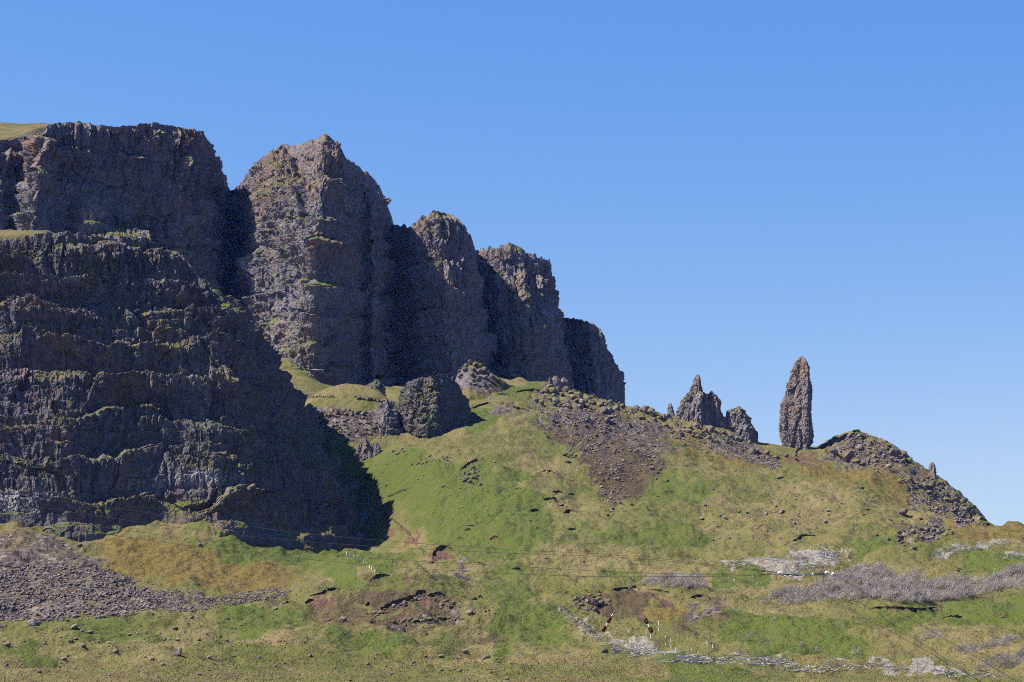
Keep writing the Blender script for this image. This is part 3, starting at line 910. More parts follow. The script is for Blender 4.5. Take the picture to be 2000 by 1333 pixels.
    def find(self, px, py):
        d = (self.px - px) ** 2 + (self.py - py) ** 2
        i = np.unravel_index(int(np.argmin(d)), d.shape)
        return Vector(self.V[i])

def make_cap():
    t = NT('plateau_turf')
    mid = t.noise(0.09, 5, 0.62)
    fine = t.noise(0.6, 5, 0.68)
    c = t.mix(t.step(mid, 0.42, 0.6), (0.20, 0.155, 0.062), (0.12, 0.115, 0.03))
    c = t.mix(t.step(fine, 0.5, 0.68), c, HEATH)
    rk, _ = rock_color(t, moss=False)
    nz = t.sep(t.nor)[2]
    c = t.mix(t.step(t.math('MULTIPLY_ADD', fine, 0.4, nz), 1.02, 0.78), c, rk)
    t.color(c)
    t.bump(fine, 0.8, 0.8)
    return t.m
M_CAP = make_cap()

def prism_mesh(seed, name):
    """one broken basalt column: uneven five- or six-sided shaft, unit wide, unit tall"""
    rng = random.Random(seed)
    n = rng.choice((5, 6, 6))
    lv = [0, 0.3, 0.62, 0.9, 1.0]
    vs, fs = [], []
    ang = sorted((i + rng.uniform(-0.25, 0.25)) / n * 2 * math.pi for i in range(n))
    tilt = (rng.uniform(-0.25, 0.25), rng.uniform(-0.25, 0.25))
    for j, z in enumerate(lv):
        k = 1.0 - 0.12 * z + rng.uniform(-0.05, 0.05)
        if j == 4: k *= 0.62
        ox, oy = rng.uniform(-0.07, 0.07), rng.uniform(-0.07, 0.07)
        for a in ang:
            x, y = 0.5 * k * math.cos(a) + ox, 0.5 * k * math.sin(a) + oy
            vs.append((x, y, z + (x * tilt[0] + y * tilt[1]) * 0.12 * (z > 0.8)))
    for j in range(len(lv) - 1):
        for i in range(n):
            a, b = j * n + i, j * n + (i + 1) % n
            fs.append((a, b, b + n, a + n))
    top = list(range((len(lv) - 1) * n, len(lv) * n))
    me = bpy.data.meshes.new(name)
    me.from_pydata(vs, [], fs + [tuple(top)])
    me.update()
    return me
COLUMNS = [prism_mesh(900 + i, 'basalt_column') for i in range(8)]
for m_ in COLUMNS: m_.materials.append(M_BLOCK)

def rock_mesh(seed, name, mat, sub=2, squash=0.75, cuts=9):
    """an angular stone about one metre across: a ball cut by random planes, then roughened"""
    import bmesh
    rng = random.Random(seed)
    bm = bmesh.new()
    bmesh.ops.create_icosphere(bm, subdivisions=sub, radius=0.5)
    planes = []
    for _ in range(cuts):
        n = Vector((rng.uniform(-1, 1), rng.uniform(-1, 1), rng.uniform(-1, 1))).normalized()
        planes.append((n, rng.uniform(0.24, 0.42)))
    co = np.array([v.co for v in bm.verts])
    nz = perlin(co * 3.1 + seed, seed)
    for v, q in zip(bm.verts, nz):
        for n, d in planes:
            e = v.co.dot(n) - d
            if e > 0: v.co -= n * e * 0.94
        v.co *= 1 + 0.16 * float(q)
        v.co.x *= 1.12
        v.co.z *= squash
    bm.normal_update()
    me = bpy.data.meshes.new(name)
    bm.to_mesh(me)
    bm.free()
    me.materials.append(mat)
    return me
STONES = [rock_mesh(40 + i, 'boulder', M_STONE) for i in range(9)]
BLOCKS = [rock_mesh(80 + i, 'rock_block', M_BLOCK, 2, 0.95, 11) for i in range(9)]

# ---- the far left cliff
far = Wall([
    [(-330, 480, 1555), (-330, 330, 1565), (-330, 262, 1580)],
    [(-150, 475, 1550), (-150, 330, 1560), (-150, 270, 1575)],
    [(0, 462, 1542), (0, 340, 1550), (0, 274, 1562)],
    [(30, 462, 1550), (38, 360, 1560), (58, 268, 1570)],
    [(34, 462, 1516), (50, 370, 1520), (76, 262, 1528)],
    [(62, 464, 1502), (74, 360, 1510), (92, 245, 1522)],
    [(112, 466, 1522), (116, 350, 1530), (122, 241, 1536)],
    [(165, 470, 1528), (165, 243, 1538)],
    [(215, 475, 1532), (210, 249, 1542)],
    [(262, 480, 1536), (262, 245, 1544)],
    [(300, 500, 1540), (297, 241, 1548)],
    [(338, 530, 1540), (335, 247, 1550)],
    [(352, 560, 1522), (352, 400, 1536), (360, 320, 1546), (368, 250, 1554)],
    [(405, 600, 1545), (400, 440, 1550), (385, 330, 1556), (388, 255, 1562)],
    [(432, 612, 1572), (428, 480, 1576), (414, 380, 1580), (398, 262, 1586)],
    [(446, 618, 1630), (440, 420, 1630), (434, 372, 1634), (405, 292, 1630)],
    [(448, 618, 1715), (446, 420, 1715), (440, 385, 1715), (408, 305, 1690)],
], 101, fine=0.35, layer=19, ledge=5.5, col_w=4.2, col_a=2.0, gully=4.0, gully_w=24, block=1.1, block_s=4.0, big=6.0, top_jag=1.6, embed=60, tilt=0.105, col_top=(0.60, 3.0), cap_keep=lambda x: smooth(420, 340, x) + 0.9 * smooth(90, 10, x),
    cap=((3, 0.3), (8, 0.6), (20, 1.4), (45, 3.0), (80, 5.0), (130, 5.0), (190, -120)))
far_root = empty('cliff', far.find(200, 460))
def at_root(root, o):
    o.location = -root.location
tag(far_root, 'flat-topped dark cliff on the upper left, behind the layered cliff', 'cliff')

# ---- the central buttress and the three that step down to the right
mid = Wall([
    [(425, 700, 1715), (430, 480, 1715), (432, 400, 1715)],
    [(436, 690, 1675), (440, 480, 1675), (446, 374, 1675)],
    [(458, 650, 1625), (470, 540, 1625), (480, 440, 1625), (466, 366, 1630)],
    [(466, 690, 1545), (486, 540, 1556), (496, 440, 1566), (492, 322, 1590)],
    [(508, 720, 1524), (522, 560, 1538), (530, 420, 1553), (512, 308, 1580)],
    [(552, 750, 1497), (562, 560, 1517), (572, 420, 1535), (547, 287, 1569)],
    [(585, 770, 1477), (590, 580, 1495), (602, 430, 1517), (590, 286, 1559)],
    [(612, 780, 1471), (612, 590, 1489), (622, 430, 1507), (635, 264, 1549)],
    [(650, 785, 1491), (650, 590, 1503), (655, 430, 1519), (662, 281, 1547)],
    [(690, 790, 1527), (690, 590, 1535), (692, 430, 1547), (678, 318, 1560)],
    [(712, 790, 1548), (712, 600, 1554), (716, 430, 1566), (704, 333, 1580)],
    [(728, 790, 1540), (730, 600, 1546), (734, 430, 1560), (735, 357, 1592)],
    [(760, 795, 1566), (755, 600, 1572), (750, 500, 1582), (750, 382, 1606)],
    [(775, 795, 1610), (770, 600, 1616), (757, 500, 1622), (756, 418, 1632)],
    [(785, 795, 1645), (778, 600, 1650), (764, 510, 1655), (757, 432, 1660)],
], 202, fine=0.35, layer=21, ledge=7.0, col_w=3.8, col_a=1.3, gully=3.0, gully_w=30, block=0.9, block_s=4.2, big=4.0, top_jag=2.6, bed=1.6, joint=0.7, embed=70, dip=-0.05, round_x=0.5)
mid_root = empty('cliff', mid.find(640, 760))
tag(mid_root, 'tallest pointed buttress in the middle of the cliff line', 'cliff')

b2 = Wall([
    [(735, 795, 1642), (735, 600, 1642), (742, 440, 1642)],
    [(765, 795, 1621), (770, 600, 1624), (775, 440, 1632)],
    [(790, 795, 1603), (795, 600, 1608), (797, 446, 1615)],
    [(822, 795, 1574), (815, 600, 1583), (812, 500, 1590), (812, 430, 1598)],
    [(858, 780, 1550), (850, 600, 1565), (838, 500, 1578), (832, 420, 1589)],
    [(888, 770, 1539), (878, 600, 1556), (862, 500, 1572), (853, 415, 1586)],
    [(915, 770, 1546), (905, 600, 1563), (893, 500, 1576), (878, 421, 1589)],
    [(952, 780, 1579), (935, 620, 1589), (915, 500, 1586), (900, 439, 1596)],
    [(975, 785, 1615), (952, 640, 1619), (932, 520, 1623), (922, 470, 1618)],
    [(985, 790, 1672), (960, 640, 1672), (938, 540, 1672), (930, 500, 1669)],
], 303, fine=0.35, layer=24, ledge=4.5, col_w=3.8, col_a=1.6, gully=4.0, gully_w=18, block=1.2, block_s=4.4, big=4.0, top_jag=2.4, embed=60, dip=0, round_x=0.4)
b2_root = empty('cliff', b2.find(880, 750))
tag(b2_root, 'dark round-shouldered buttress just right of the tallest peak', 'cliff')

b3 = Wall([
    [(905, 790, 1686), (905, 600, 1686), (918, 495, 1686)],
    [(935, 790, 1669), (935, 600, 1672), (934, 492, 1677)],
    [(962, 790, 1636), (958, 600, 1647), (952, 487, 1658)],
    [(1000, 790, 1602), (990, 640, 1618), (980, 560, 1629), (975, 483, 1645)],
    [(1030, 785, 1584), (1018, 640, 1606), (1006, 560, 1620), (1001, 476, 1639)],
    [(1060, 785, 1586), (1046, 640, 1606), (1032, 560, 1623), (1022, 489, 1641)],
    [(1092, 790, 1608), (1075, 640, 1622), (1062, 560, 1633), (1050, 503, 1646)],
    [(1118, 795, 1672), (1096, 660, 1651), (1083, 570, 1656), (1072, 513, 1662)],
    [(1128, 800, 1722), (1102, 680, 1722), (1092, 600, 1694), (1082, 545, 1694)],
], 404, fine=0.35, layer=26, ledge=4.2, col_w=3.6, col_a=1.8, gully=5.0, gully_w=15, block=1.3, block_s=4.4, big=4.5, top_jag=2.6, embed=60, dip=0, round_x=0.4)
b3_root = empty('cliff', b3.find(1030, 745))
tag(b3_root, 'third buttress from the tallest peak, with pale streaks down its face', 'cliff')

b4 = Wall([
    [(1060, 830, 1730), (1070, 700, 1730), (1080, 618, 1730)],
    [(1095, 830, 1708), (1098, 700, 1712), (1100, 620, 1744)],
    [(1130, 830, 1697), (1128, 700, 1711), (1124, 624, 1722)],
    [(1165, 830, 1679), (1158, 720, 1695), (1150, 628, 1712)],
    [(1196, 830, 1686), (1188, 730, 1699), (1170, 642, 1716)],
    [(1216, 830, 1708), (1208, 740, 1716), (1184, 682, 1723)],
    [(1222, 830, 1758), (1216, 760, 1758), (1190, 690, 1758)],
], 505, fine=0.35, layer=24, ledge=4.0, col_w=3.8, col_a=1.6, gully=3.5, gully_w=16, block=1.2, block_s=4.4, big=3.5, top_jag=2.2, embed=60, dip=0, round_x=0.4)
b4_root = empty('cliff', b4.find(1180, 775))
tag(b4_root, 'lowest and rightmost buttress of the cliff line, against the sky', 'cliff')

# ---- the near layered cliff on the left
near = Wall([
    [(-520, 985, 1000), (-520, 800, 1040), (-520, 600, 1075), (-520, 470, 1095)],
    [(-330, 985, 1000), (-330, 800, 1040), (-330, 600, 1075), (-330, 466, 1095)],
    [(-150, 990, 1000), (-150, 800, 1038), (-150, 600, 1070), (-150, 464, 1088)],
    [(-40, 1000, 1000), (-40, 800, 1036), (-40, 600, 1066), (-40, 462, 1082)],
    [(20, 1020, 1000), (20, 880, 1018), (20, 700, 1045), (20, 560, 1066), (20, 461, 1078)],
    [(130, 1048, 985), (130, 900, 1006), (130, 700, 1040), (130, 560, 1060), (130, 455, 1073)],
    [(225, 1042, 988), (232, 900, 1012), (232, 700, 1044), (230, 560, 1064), (212, 461, 1077)],
    [(320, 1034, 992), (325, 900, 1016), (320, 700, 1050), (310, 560, 1070), (288, 462, 1083)],
    [(430, 1054, 975), (420, 900, 1012), (405, 720, 1046), (390, 600, 1068), (318, 480, 1086)],
    [(520, 1056, 1000), (478, 900, 1022), (445, 720, 1044), (422, 602, 1066), (345, 500, 1090)],
    [(600, 1076, 1006), (525, 900, 1046), (478, 730, 1064), (440, 612, 1080), (370, 522, 1096)],
    [(672, 1086, 1022), (575, 890, 1062), (515, 730, 1096), (455, 630, 1106), (395, 548, 1110)],
    [(716, 1080, 1046), (625, 895, 1098), (560, 770, 1130), (490, 660, 1138), (412, 560, 1136)],
    [(742, 1064, 1086), (655, 912, 1135), (590, 815, 1170), (520, 692, 1180), (425, 577, 1176)],
    [(738, 1050, 1160), (655, 920, 1210), (588, 825, 1260), (515, 700, 1260), (425, 585, 1250)],
], 606, row_px=1.45, col_px=1.5, layer=17.0, ledge=9.6, face=0.70, fault=1.8, crack=1.1, bed=1.7, col_w=3.0, col_a=1.3, gully=1.8, gully_w=24, block=0.9, block_s=3.0, big=4.2, top_jag=1.3, embed=40, dip=-0.045, tilt=0.065,
    edges=[float(P(200, r_, y_)[2]) for r_, y_ in ((1140, 985), (1066, 985), (985, 996), (930, 1004), (850, 1018), (782, 1030), (696, 1044), (632, 1054), (556, 1064), (506, 1070), (452, 1076), (300, 1090))],
    cap_keep=lambda x: 0.35 * smooth(345, 270, x) + 0.65 * smooth(200, 20, x), col_top=(0.80, 1.3),
    cap=((2, 0.6), (6, 2.2), (14, 5.0), (28, 9.5), (50, 15.0), (85, 19), (130, 14.0), (190, -60)), round_x=0.4)
near_root = empty('cliff', near.find(300, 1030))
tag(near_root, 'large dark layered cliff with mossy ledges filling the left side', 'cliff')

def finish_wall(w, root, mat, warm, **kw):
    w.build(root, 'rock_face', mat, warm, **kw)
    for c in root.children:
        c.location = -root.location
finish_wall(far, far_root, M_ROCK, [(60, 300, 40, 70, 1.0), (150, 270, 60, 30, 0.6), (370, 270, 40, 30, 0.8), (240, 260, 80, 18, 0.5), (380, 350, 40, 60, 0.5)])
finish_wall(mid, mid_root, M_ROCK, [(540, 320, 60, 45, 1.0), (640, 310, 60, 50, 0.9), (520, 370, 40, 40, 0.9), (590, 350, 60, 40, 0.7), (580, 660, 60, 40, 0.5), (620, 480, 120, 60, 0.25)])
finish_wall(b2, b2_root, M_ROCK, [(850, 440, 50, 30, 0.8), (880, 560, 40, 80, 0.45)])
finish_wall(b3, b3_root, M_ROCK, [(990, 490, 50, 20, 0.8), (1030, 560, 25, 50, 0.6), (1050, 690, 30, 50, 0.8)])
finish_wall(b4, b4_root, M_ROCK, [(1150, 640, 40, 30, 0.8)])
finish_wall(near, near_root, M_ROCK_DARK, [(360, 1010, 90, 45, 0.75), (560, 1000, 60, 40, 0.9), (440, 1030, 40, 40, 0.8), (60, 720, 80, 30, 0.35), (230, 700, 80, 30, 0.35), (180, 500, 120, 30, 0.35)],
    moss=[(230, 632, 40, 26, 0.8), (350, 690, 70, 16, 1.0), (350, 640, 60, 20, 0.7), (180, 520, 60, 16, 0.9), (260, 685, 60, 12, 0.8), (280, 785, 50, 10, 1.0), (390, 905, 70, 14, 1.0), (20, 835, 40, 16, 0.9),
          (190, 755, 40, 14, 0.7), (60, 690, 90, 12, 0.7), (200, 905, 40, 12, 0.6), (60, 560, 60, 14, 0.5), (300, 985, 80, 16, 0.9), (160, 990, 60, 16, 0.6), (180, 560, 40, 12, 0.5)],
    pale=[(400, 935, 60, 18, 0.9), (300, 945, 70, 20, 0.5), (60, 968, 80, 14, 0.8), (370, 735, 60, 22, 0.6), (180, 545, 120, 12, 0.45), (310, 540, 40, 14, 0.5), (20, 985, 20, 16, 0.9)])

# ------------------------------------------------------------------ knoll, outcrops and pinnacles
def ground_Y(px, py):
    return on_ground(px, py).y

class Mound:
    """a grassy rise standing on the hillside, spanned like a wall but softly"""
    def __init__(self, name, lines, label, cat, seed, back=((8, 0.6), (18, -1), (34, -9), (60, -40)), rough=1.0, kind='structure'):
        nT = 60
        tt = np.linspace(0, 1, nT)
        L = []
        for l in lines:
            a = np.array(l, np.float64)
            s = np.concatenate([[0], np.cumsum(np.abs(np.diff(a[:, 1])) + 0.1)])
            L.append(pchip(s / s[-1], a, tt))
        L = np.stack(L)
        u = np.concatenate([[0], np.cumsum(np.abs(np.diff(L[:, :, 0], axis=0)).mean(1) + 1)])
        uq = np.linspace(0, u[-1], int(u[-1] / 1.8) + 2)
        A = pchip(u, L.reshape(len(L), -1), uq).reshape(len(uq), nT, 3)
        n = int(np.abs(L[:, -1, 1] - L[:, 0, 1]).max() / 1.4) + 2
        G = np.stack([pchip(tt, A[:, :, k].T, np.linspace(0, 1, n)) for k in range(3)], -1)
        B = P(G[..., 0], G[..., 1], G[..., 2])
        top = B[-1]
        for dy, dz in back:
            c = top.copy(); c[:, 1] += dy; c[:, 2] += dz
            B = np.concatenate([B, c[None]], 0)
        B[..., 2] += rough * (1.1 * fbm(B * np.array([1, .6, 0]) / 14, 3, seed) + 0.4 * fbm(B * np.array([1, .6, 0]) / 3.5, 2, seed + 1))
        px, py = proj(B)
        za, zb, rk = zones(px, py)
        me = mesh_from(name, B, grid_faces(*px.shape), [M_GROUND], smooth_shade=True, attrs={'zone_a': za.reshape(-1, 3), 'zone_b': zb.reshape(-1, 3), 'rocky': rk.ravel()})
        o = obj(name, me)
        tag(o, label, cat, None, kind)
        self.o, self.V, self.px, self.py = o, B, px, py

    def find(self, px, py):
        d = (self.px - px) ** 2 + (self.py - py) ** 2
        return Vector(self.V[np.unravel_index(int(np.argmin(d)), d.shape)])

def crag(name, lines, label, cat, seed, mat=None, root=None, warm=(), part='rock_face', **kw):
    p = dict(row_px=1.5, col_px=1.5, layer=9, ledge=1.6, col_w=3.4, col_a=0.5, joint=0.45, crack=1.4, gully=1.6, gully_w=12, block=0.9, block_s=2.6, big=2.2, top_jag=1.5, embed=20,
             cap=((2, 0.2), (6, 0.2), (13, -1.0), (22, -12), (30, -60)), round_x=0.2, dip=0)
    p.update(kw)
    w = Wall(lines, seed, **p)
    if root is None:
        r = empty(name, w.find(lines[len(lines) // 2][0][0], lines[len(lines) // 2][0][1]))
        tag(r, label, cat)
    else:
        r = root
    before = set(r.children)
    w.build(r, part, mat or M_ROCK, warm, cap_mat=mat or M_ROCK, cap_name='rock_top')
    for c in r.children:
        if c not in before: c.location = -r.location
    return w, r

def spire(name, left, right, Y, label, cat, seed, depth=0.9, prow=0.4, root=None, part='rock_face', amp=1.0, size=2.4, mat=None, warm=None, embed=14):
    """a free-standing rock: outline given left and right from foot to tip, rounded in plan"""
    l, r = np.array(left, np.float64), np.array(right, np.float64)
    y0, y1 = max(l[0, 1], r[0, 1]) + embed, min(l[-1, 1], r[-1, 1])
    n = int((y0 - y1) / 1.1) + 3
    rows = np.linspace(y0, y1, n)
    xl = pchip(-l[:, 1], l[:, 0], -rows)
    xr = pchip(-r[:, 1], r[:, 0], -rows)
    xl, xr = np.minimum(xl, (xl + xr) / 2 - 0.4), np.maximum(xr, (xl + xr) / 2 + 0.4)
    A = P(xl, rows, Y); Bm = P(xr, rows, Y)
    C = (A + Bm) / 2
    hw = (Bm[:, 0] - A[:, 0]) / 2
    m = max(48, int((xr - xl).max() / 1.1 * 3.0))
    th = np.linspace(0, 2 * np.pi, m, endpoint=False) - np.pi / 2
    ex = 0.85
    cx = np.sign(np.cos(th)) * np.abs(np.cos(th)) ** ex
    cy = np.sign(np.sin(th)) * np.abs(np.sin(th)) ** ex
    f = np.where(cx < prow, (cx + 1) / (prow + 1), (1 - cx) / (1 - prow))
    cy = np.where(cy < 0, -np.clip(f, 0, 1) ** 0.7, cy)
    V = np.stack([C[:, None, 0] + hw[:, None] * cx, C[:, None, 1] + hw[:, None] * depth * cy, np.broadcast_to(C[:, None, 2], (n, m))], -1)
    rad = np.stack([np.broadcast_to(np.cos(th), (n, m)), np.broadcast_to(np.sin(th), (n, m)), 0 * V[..., 2]], -1)
    S = np.broadcast_to(th * hw.max(), (n, m))
    Zz = V[..., 2]
    d = amp * (0.75 * facets(V / np.array([size * 1.5, size * 1.5, size * 4.5]), seed, 0.9) + 0.45 * facets(V / np.array([size * .8, size * .8, size * 1.6]), seed + 1, 0.8) +
               0.3 * facets(V / (size * 0.4), seed + 2, 0.7) + 0.22 * fbm(V / 2.2, 4, seed + 3))
    zf = (Zz - Zz.min()) / (Zz.max() - Zz.min())
    d *= np.clip(hw[:, None] / (hw.max() * 0.5), 0.25, 1)
    V = V + rad * d[..., None]
    V[..., 2] += 0.25 * d
    V = np.concatenate([V, np.broadcast_to(V[-1].mean(0) + np.array([0, 0, 0.4]), (1, m, 3))], 0)
    px, py = proj(V)
    w = np.zeros(px.shape)
    for x, y, rx, ry, v in (warm or ()):
        w = np.maximum(w, v * np.exp(-(((px - x) / rx) ** 2 + ((py - y) / ry) ** 2)))
    me = mesh_from(part, V, grid_faces(n + 1, m, wrap=True), [mat or M_SPIRE], attrs={'warm': w.ravel()})
    if root is None:
        root = empty(name, Vector(C[max(0, int(np.argmin(np.abs(rows - max(l[0, 1], r[0, 1])))))]))
        tag(root, label, cat)
    o = obj(part, me, root, -root.location)
    return root

# the grassy knoll below the cliffs
knoll = Mound('grassy_knoll', [
    [(570, 880, 1235), (575, 830, 1265), (580, 800, 1300)],
    [(600, 875, 1225), (600, 820, 1250), (604, 780, 1285)],
    [(640, 868, 1220), (640, 815, 1245), (640, 757, 1290)],
    [(690, 862, 1220), (690, 810, 1245), (690, 750, 1295)],
    [(730, 862, 1225), (732, 810, 1248), (728, 757, 1292)],
    [(770, 862, 1235), (772, 815, 1255), (765, 785, 1285)],
    [(800, 860, 1250), (800, 830, 1265), (792, 812, 1280)],
], 'tan grassy knoll with a low rock band below the tall cliffs', None, 71)

crag('rock_outcrop', [
    [(772, 858, 1264), (776, 806, 1266), (784, 764, 1270)],
    [(786, 862, 1246), (788, 800, 1249), (794, 750, 1255)],
    [(812, 870, 1236), (812, 800, 1240), (814, 743, 1248)],
    [(840, 878, 1234), (840, 800, 1239), (842, 737, 1248)],
    [(866, 884, 1238), (864, 800, 1244), (862, 729, 1253)],
    [(890, 886, 1250), (886, 800, 1255), (880, 736, 1264)],
    [(912, 884, 1270), (906, 800, 1274), (896, 754, 1280)],
    [(924, 880, 1296), (919, 806, 1298), (906, 778, 1298)],
    [(926, 876, 1316), (921, 810, 1316), (909, 784, 1316)],
], 'big dark square block of rock standing on the green slope', 'outcrop', 711, mat=M_ROCK_DARK, ledge=0.8, layer=12, gully=2.0, block=1.1, big=2.4, embed=26, round_x=0.6)

crag('rock_outcrop', [
    [(688, 850, 1262), (690, 842, 1264), (693, 832, 1266)],
    [(706, 862, 1240), (708, 846, 1246), (712, 826, 1252)],
    [(724, 866, 1230), (727, 835, 1238), (731, 806, 1250)],
    [(742, 868, 1226), (743, 825, 1236), (745, 790, 1250)],
    [(756, 868, 1226), (756, 825, 1236), (756, 781, 1250)],
    [(770, 868, 1230), (767, 830, 1240), (766, 790, 1252)],
    [(788, 866, 1238), (783, 836, 1246), (778, 806, 1256)],
    [(806, 864, 1248), (800, 844, 1252), (794, 822, 1258)],
    [(812, 862, 1266), (806, 846, 1266), (800, 826, 1268)],
], 'lower craggy rock leaning against the left of the square block', 'outcrop', 722, gully=1.6, block=1.0, big=2.2, ledge=2.4, layer=8)
crag('rock_outcrop', [
    [(712, 778, 1300), (713, 768, 1302), (714, 757, 1304)],
    [(722, 782, 1288), (722, 768, 1291), (723, 748, 1296)],
    [(738, 786, 1286), (738, 768, 1289), (738, 745, 1294)],
    [(748, 788, 1292), (748, 768, 1294), (747, 752, 1298)],
    [(753, 786, 1306), (753, 772, 1306), (751, 760, 1306)],
], 'small rounded crag on the top edge of the tan knoll', 'outcrop', 733, big=1.2, embed=6)
cone = Mound('stony_mound', [
    [(876, 790, 1405), (880, 770, 1412), (886, 748, 1420)],
    [(896, 796, 1380), (899, 765, 1392), (903, 722, 1410)],
    [(918, 798, 1372), (919, 760, 1386), (921, 709, 1408)],
    [(942, 798, 1374), (944, 765, 1388), (946, 722, 1406)],
    [(970, 796, 1384), (972, 770, 1394), (974, 740, 1408)],
    [(1002, 794, 1400), (1003, 775, 1408), (1004, 756, 1416)],
], 'stony mound with crags on top at the foot of the second buttress', 'outcrop', 744, kind=None, rough=1.6)

# the tall pinnacle and its neighbours on the skyline
OLD_Y = 1405
spire('rock_pinnacle', [(1530, 872), (1524, 850), (1522, 835), (1524, 815), (1527, 792), (1532, 777), (1536, 760), (1542, 742), (1547, 724), (1552, 713), (1557, 704), (1561, 697)],
      [(1579, 878), (1586, 862), (1587, 832), (1584, 805), (1585, 775), (1584, 752), (1582, 732), (1580, 716), (1576, 706), (1568, 697)], OLD_Y,
      'tallest lone pinnacle of rock, tapering to a point against the sky', 'pinnacle', 811, depth=0.85, prow=0.62, amp=1.7, size=2.8,
      warm=[(1565, 715, 20, 20, 1.0), (1550, 790, 20, 40, 0.45), (1535, 820, 16, 40, 0.4)])
r_ = spire('rock_pinnacle', [(1318, 822), (1322, 806), (1328, 790), (1333, 779), (1345, 767), (1352, 752), (1357, 740), (1361, 734)],
      [(1390, 830), (1388, 815), (1384, 800), (1381, 786), (1379, 771), (1373, 766), (1371, 754), (1369, 740), (1366, 733)], 1402,
      'jagged needle of rock, left and taller of the twin spires', 'pinnacle', 822, depth=0.8, amp=1.9, size=2.6)
spire('rock_pinnacle', [(1374, 832), (1378, 810), (1381, 790), (1381, 774), (1385, 768), (1388, 764)],
      [(1420, 832), (1415, 818), (1408, 800), (1407, 783), (1400, 774), (1393, 767), (1391, 764)], 1404,
      'shorter dark spire leaning on the right of the jagged needle', 'pinnacle', 833, depth=0.8, amp=1.6, size=2.4)
spire('rock_pinnacle', [(1414, 862), (1417, 835), (1420, 818), (1422, 804), (1428, 800), (1437, 797), (1441, 794)],
      [(1480, 868), (1477, 845), (1468, 828), (1465, 816), (1455, 810), (1451, 800), (1445, 794)], 1404,
      'squat stepped rock between the twin spires and the tall pinnacle', 'pinnacle', 844, depth=0.8, amp=2.0, size=2.8)
spire('rock_pinnacle', [(1302, 812), (1304, 798), (1306, 790), (1308, 787)], [(1320, 814), (1315, 800), (1312, 790), (1310, 787)], 1408,
      'tiny finger of rock left of the jagged needle', 'pinnacle', 855, depth=0.9, amp=0.5, size=1.4)
spire('rock_pinnacle', [(1812, 928), (1814, 915), (1816, 907), (1819, 904)], [(1830, 934), (1828, 920), (1826, 910), (1823, 905)], ground_Y(1818, 935),
      'little rock finger on the skyline of the right-hand slope', 'pinnacle', 866, depth=0.9, amp=0.5, size=1.4)
spire('rock_outcrop', [(694, 892), (696, 880), (700, 868), (706, 858), (710, 855)], [(738, 892), (732, 884), (726, 872), (718, 860), (714, 856)], ground_Y(715, 893),
      'small ribbed stack of rock alone on the green slope', 'outcrop', 877, depth=0.7, amp=0.9, size=1.8, warm=[(710, 875, 20, 20, 0.6)])
spire('rock_outcrop', [(728, 886), (731, 874), (733, 866), (735, 863)], [(746, 886), (744, 876), (740, 868), (737, 863)], ground_Y(736, 887),
      'smaller pointed rock beside the ribbed stack', 'outcrop', 888, depth=0.8, amp=0.6, size=1.5)

# buttresses and ledges at the foot of the far left cliff
for nm, ls, sd in (('rock_buttress', [
    [(128, 476, 1512), (132, 450, 1514), (140, 405, 1520)], [(150, 478, 1496), (152, 440, 1500), (156, 389, 1508)], [(178, 478, 1492), (178, 430, 1497), (178, 383, 1506)],
    [(202, 478, 1498), (200, 440, 1502), (198, 391, 1510)], [(222, 478, 1516), (219, 450, 1518), (214, 415, 1522)]], 911),
    ('rock_ledge', [
    [(105, 480, 1490), (108, 472, 1500), (114, 458, 1524)], [(150, 484, 1468), (152, 466, 1484), (152, 446, 1522)], [(200, 486, 1462), (200, 464, 1480), (200, 438, 1524)],
    [(250, 486, 1466), (248, 466, 1482), (246, 445, 1520)], [(296, 486, 1484), (294, 472, 1494), (290, 455, 1518)]], 922),
    ('rock_buttress', [
    [(300, 620, 1548), (306, 540, 1552), (312, 468, 1562)], [(325, 625, 1530), (326, 540, 1536), (327, 444, 1548)], [(360, 628, 1524), (356, 540, 1532), (352, 431, 1548)],
    [(400, 628, 1536), (394, 540, 1544), (384, 430, 1558)], [(430, 625, 1562), (424, 540, 1568), (412, 441, 1580)], [(440, 620, 1600), (434, 550, 1604), (426, 472, 1608)]], 933)):
    crag('cliff', ls, None, None, sd, root=far_root, part=nm, layer=14, ledge=4.0, big=3.0, block=1.0, gully=1.5, cap=((3, 0.6), (8, 1.2), (16, 0.5), (30, -8)), embed=10)

# ------------------------------------------------------------------ rock blocks that make up the broken outcrops
rnd = random.Random(7)

def inside(poly, x, y):
    c = False
    n = len(poly)
    for i in range(n):
        x0, y0 = poly[i]; x1, y1 = poly[(i + 1) % n]
        if (y0 > y) != (y1 > y) and x < (x1 - x0) * (y - y0) / (y1 - y0) + x0:
            c = not c
    return c

def sample(poly, n, rg=rnd):
    xs = [p[0] for p in poly]; ys = [p[1] for p in poly]
    out = []
    while len(out) < n:
        x, y = rg.uniform(min(xs), max(xs)), rg.uniform(min(ys), max(ys))
        if inside(poly, x, y): out.append((x, y))
    return out

def put(name, me, p, s, parent=None, tall=1.0, sink=0.25, yaw=None, lean=0.35):
    o = bpy.data.objects.new(name, me)
    COL.objects.link(o)
    if isinstance(s, (int, float)): s = (s, s, s * tall)
    o.scale = s
    o.rotation_euler = (rnd.uniform(-lean, lean), rnd.uniform(-lean, lean), rnd.uniform(0, 6.28) if yaw is None else yaw)
    q = Vector(p) + Vector((0, 0, s[2] * (0.5 * 0.8 - sink)))
    if parent is not None:
        o.parent = parent
        q = q - parent.location
    o.location = q
    return o

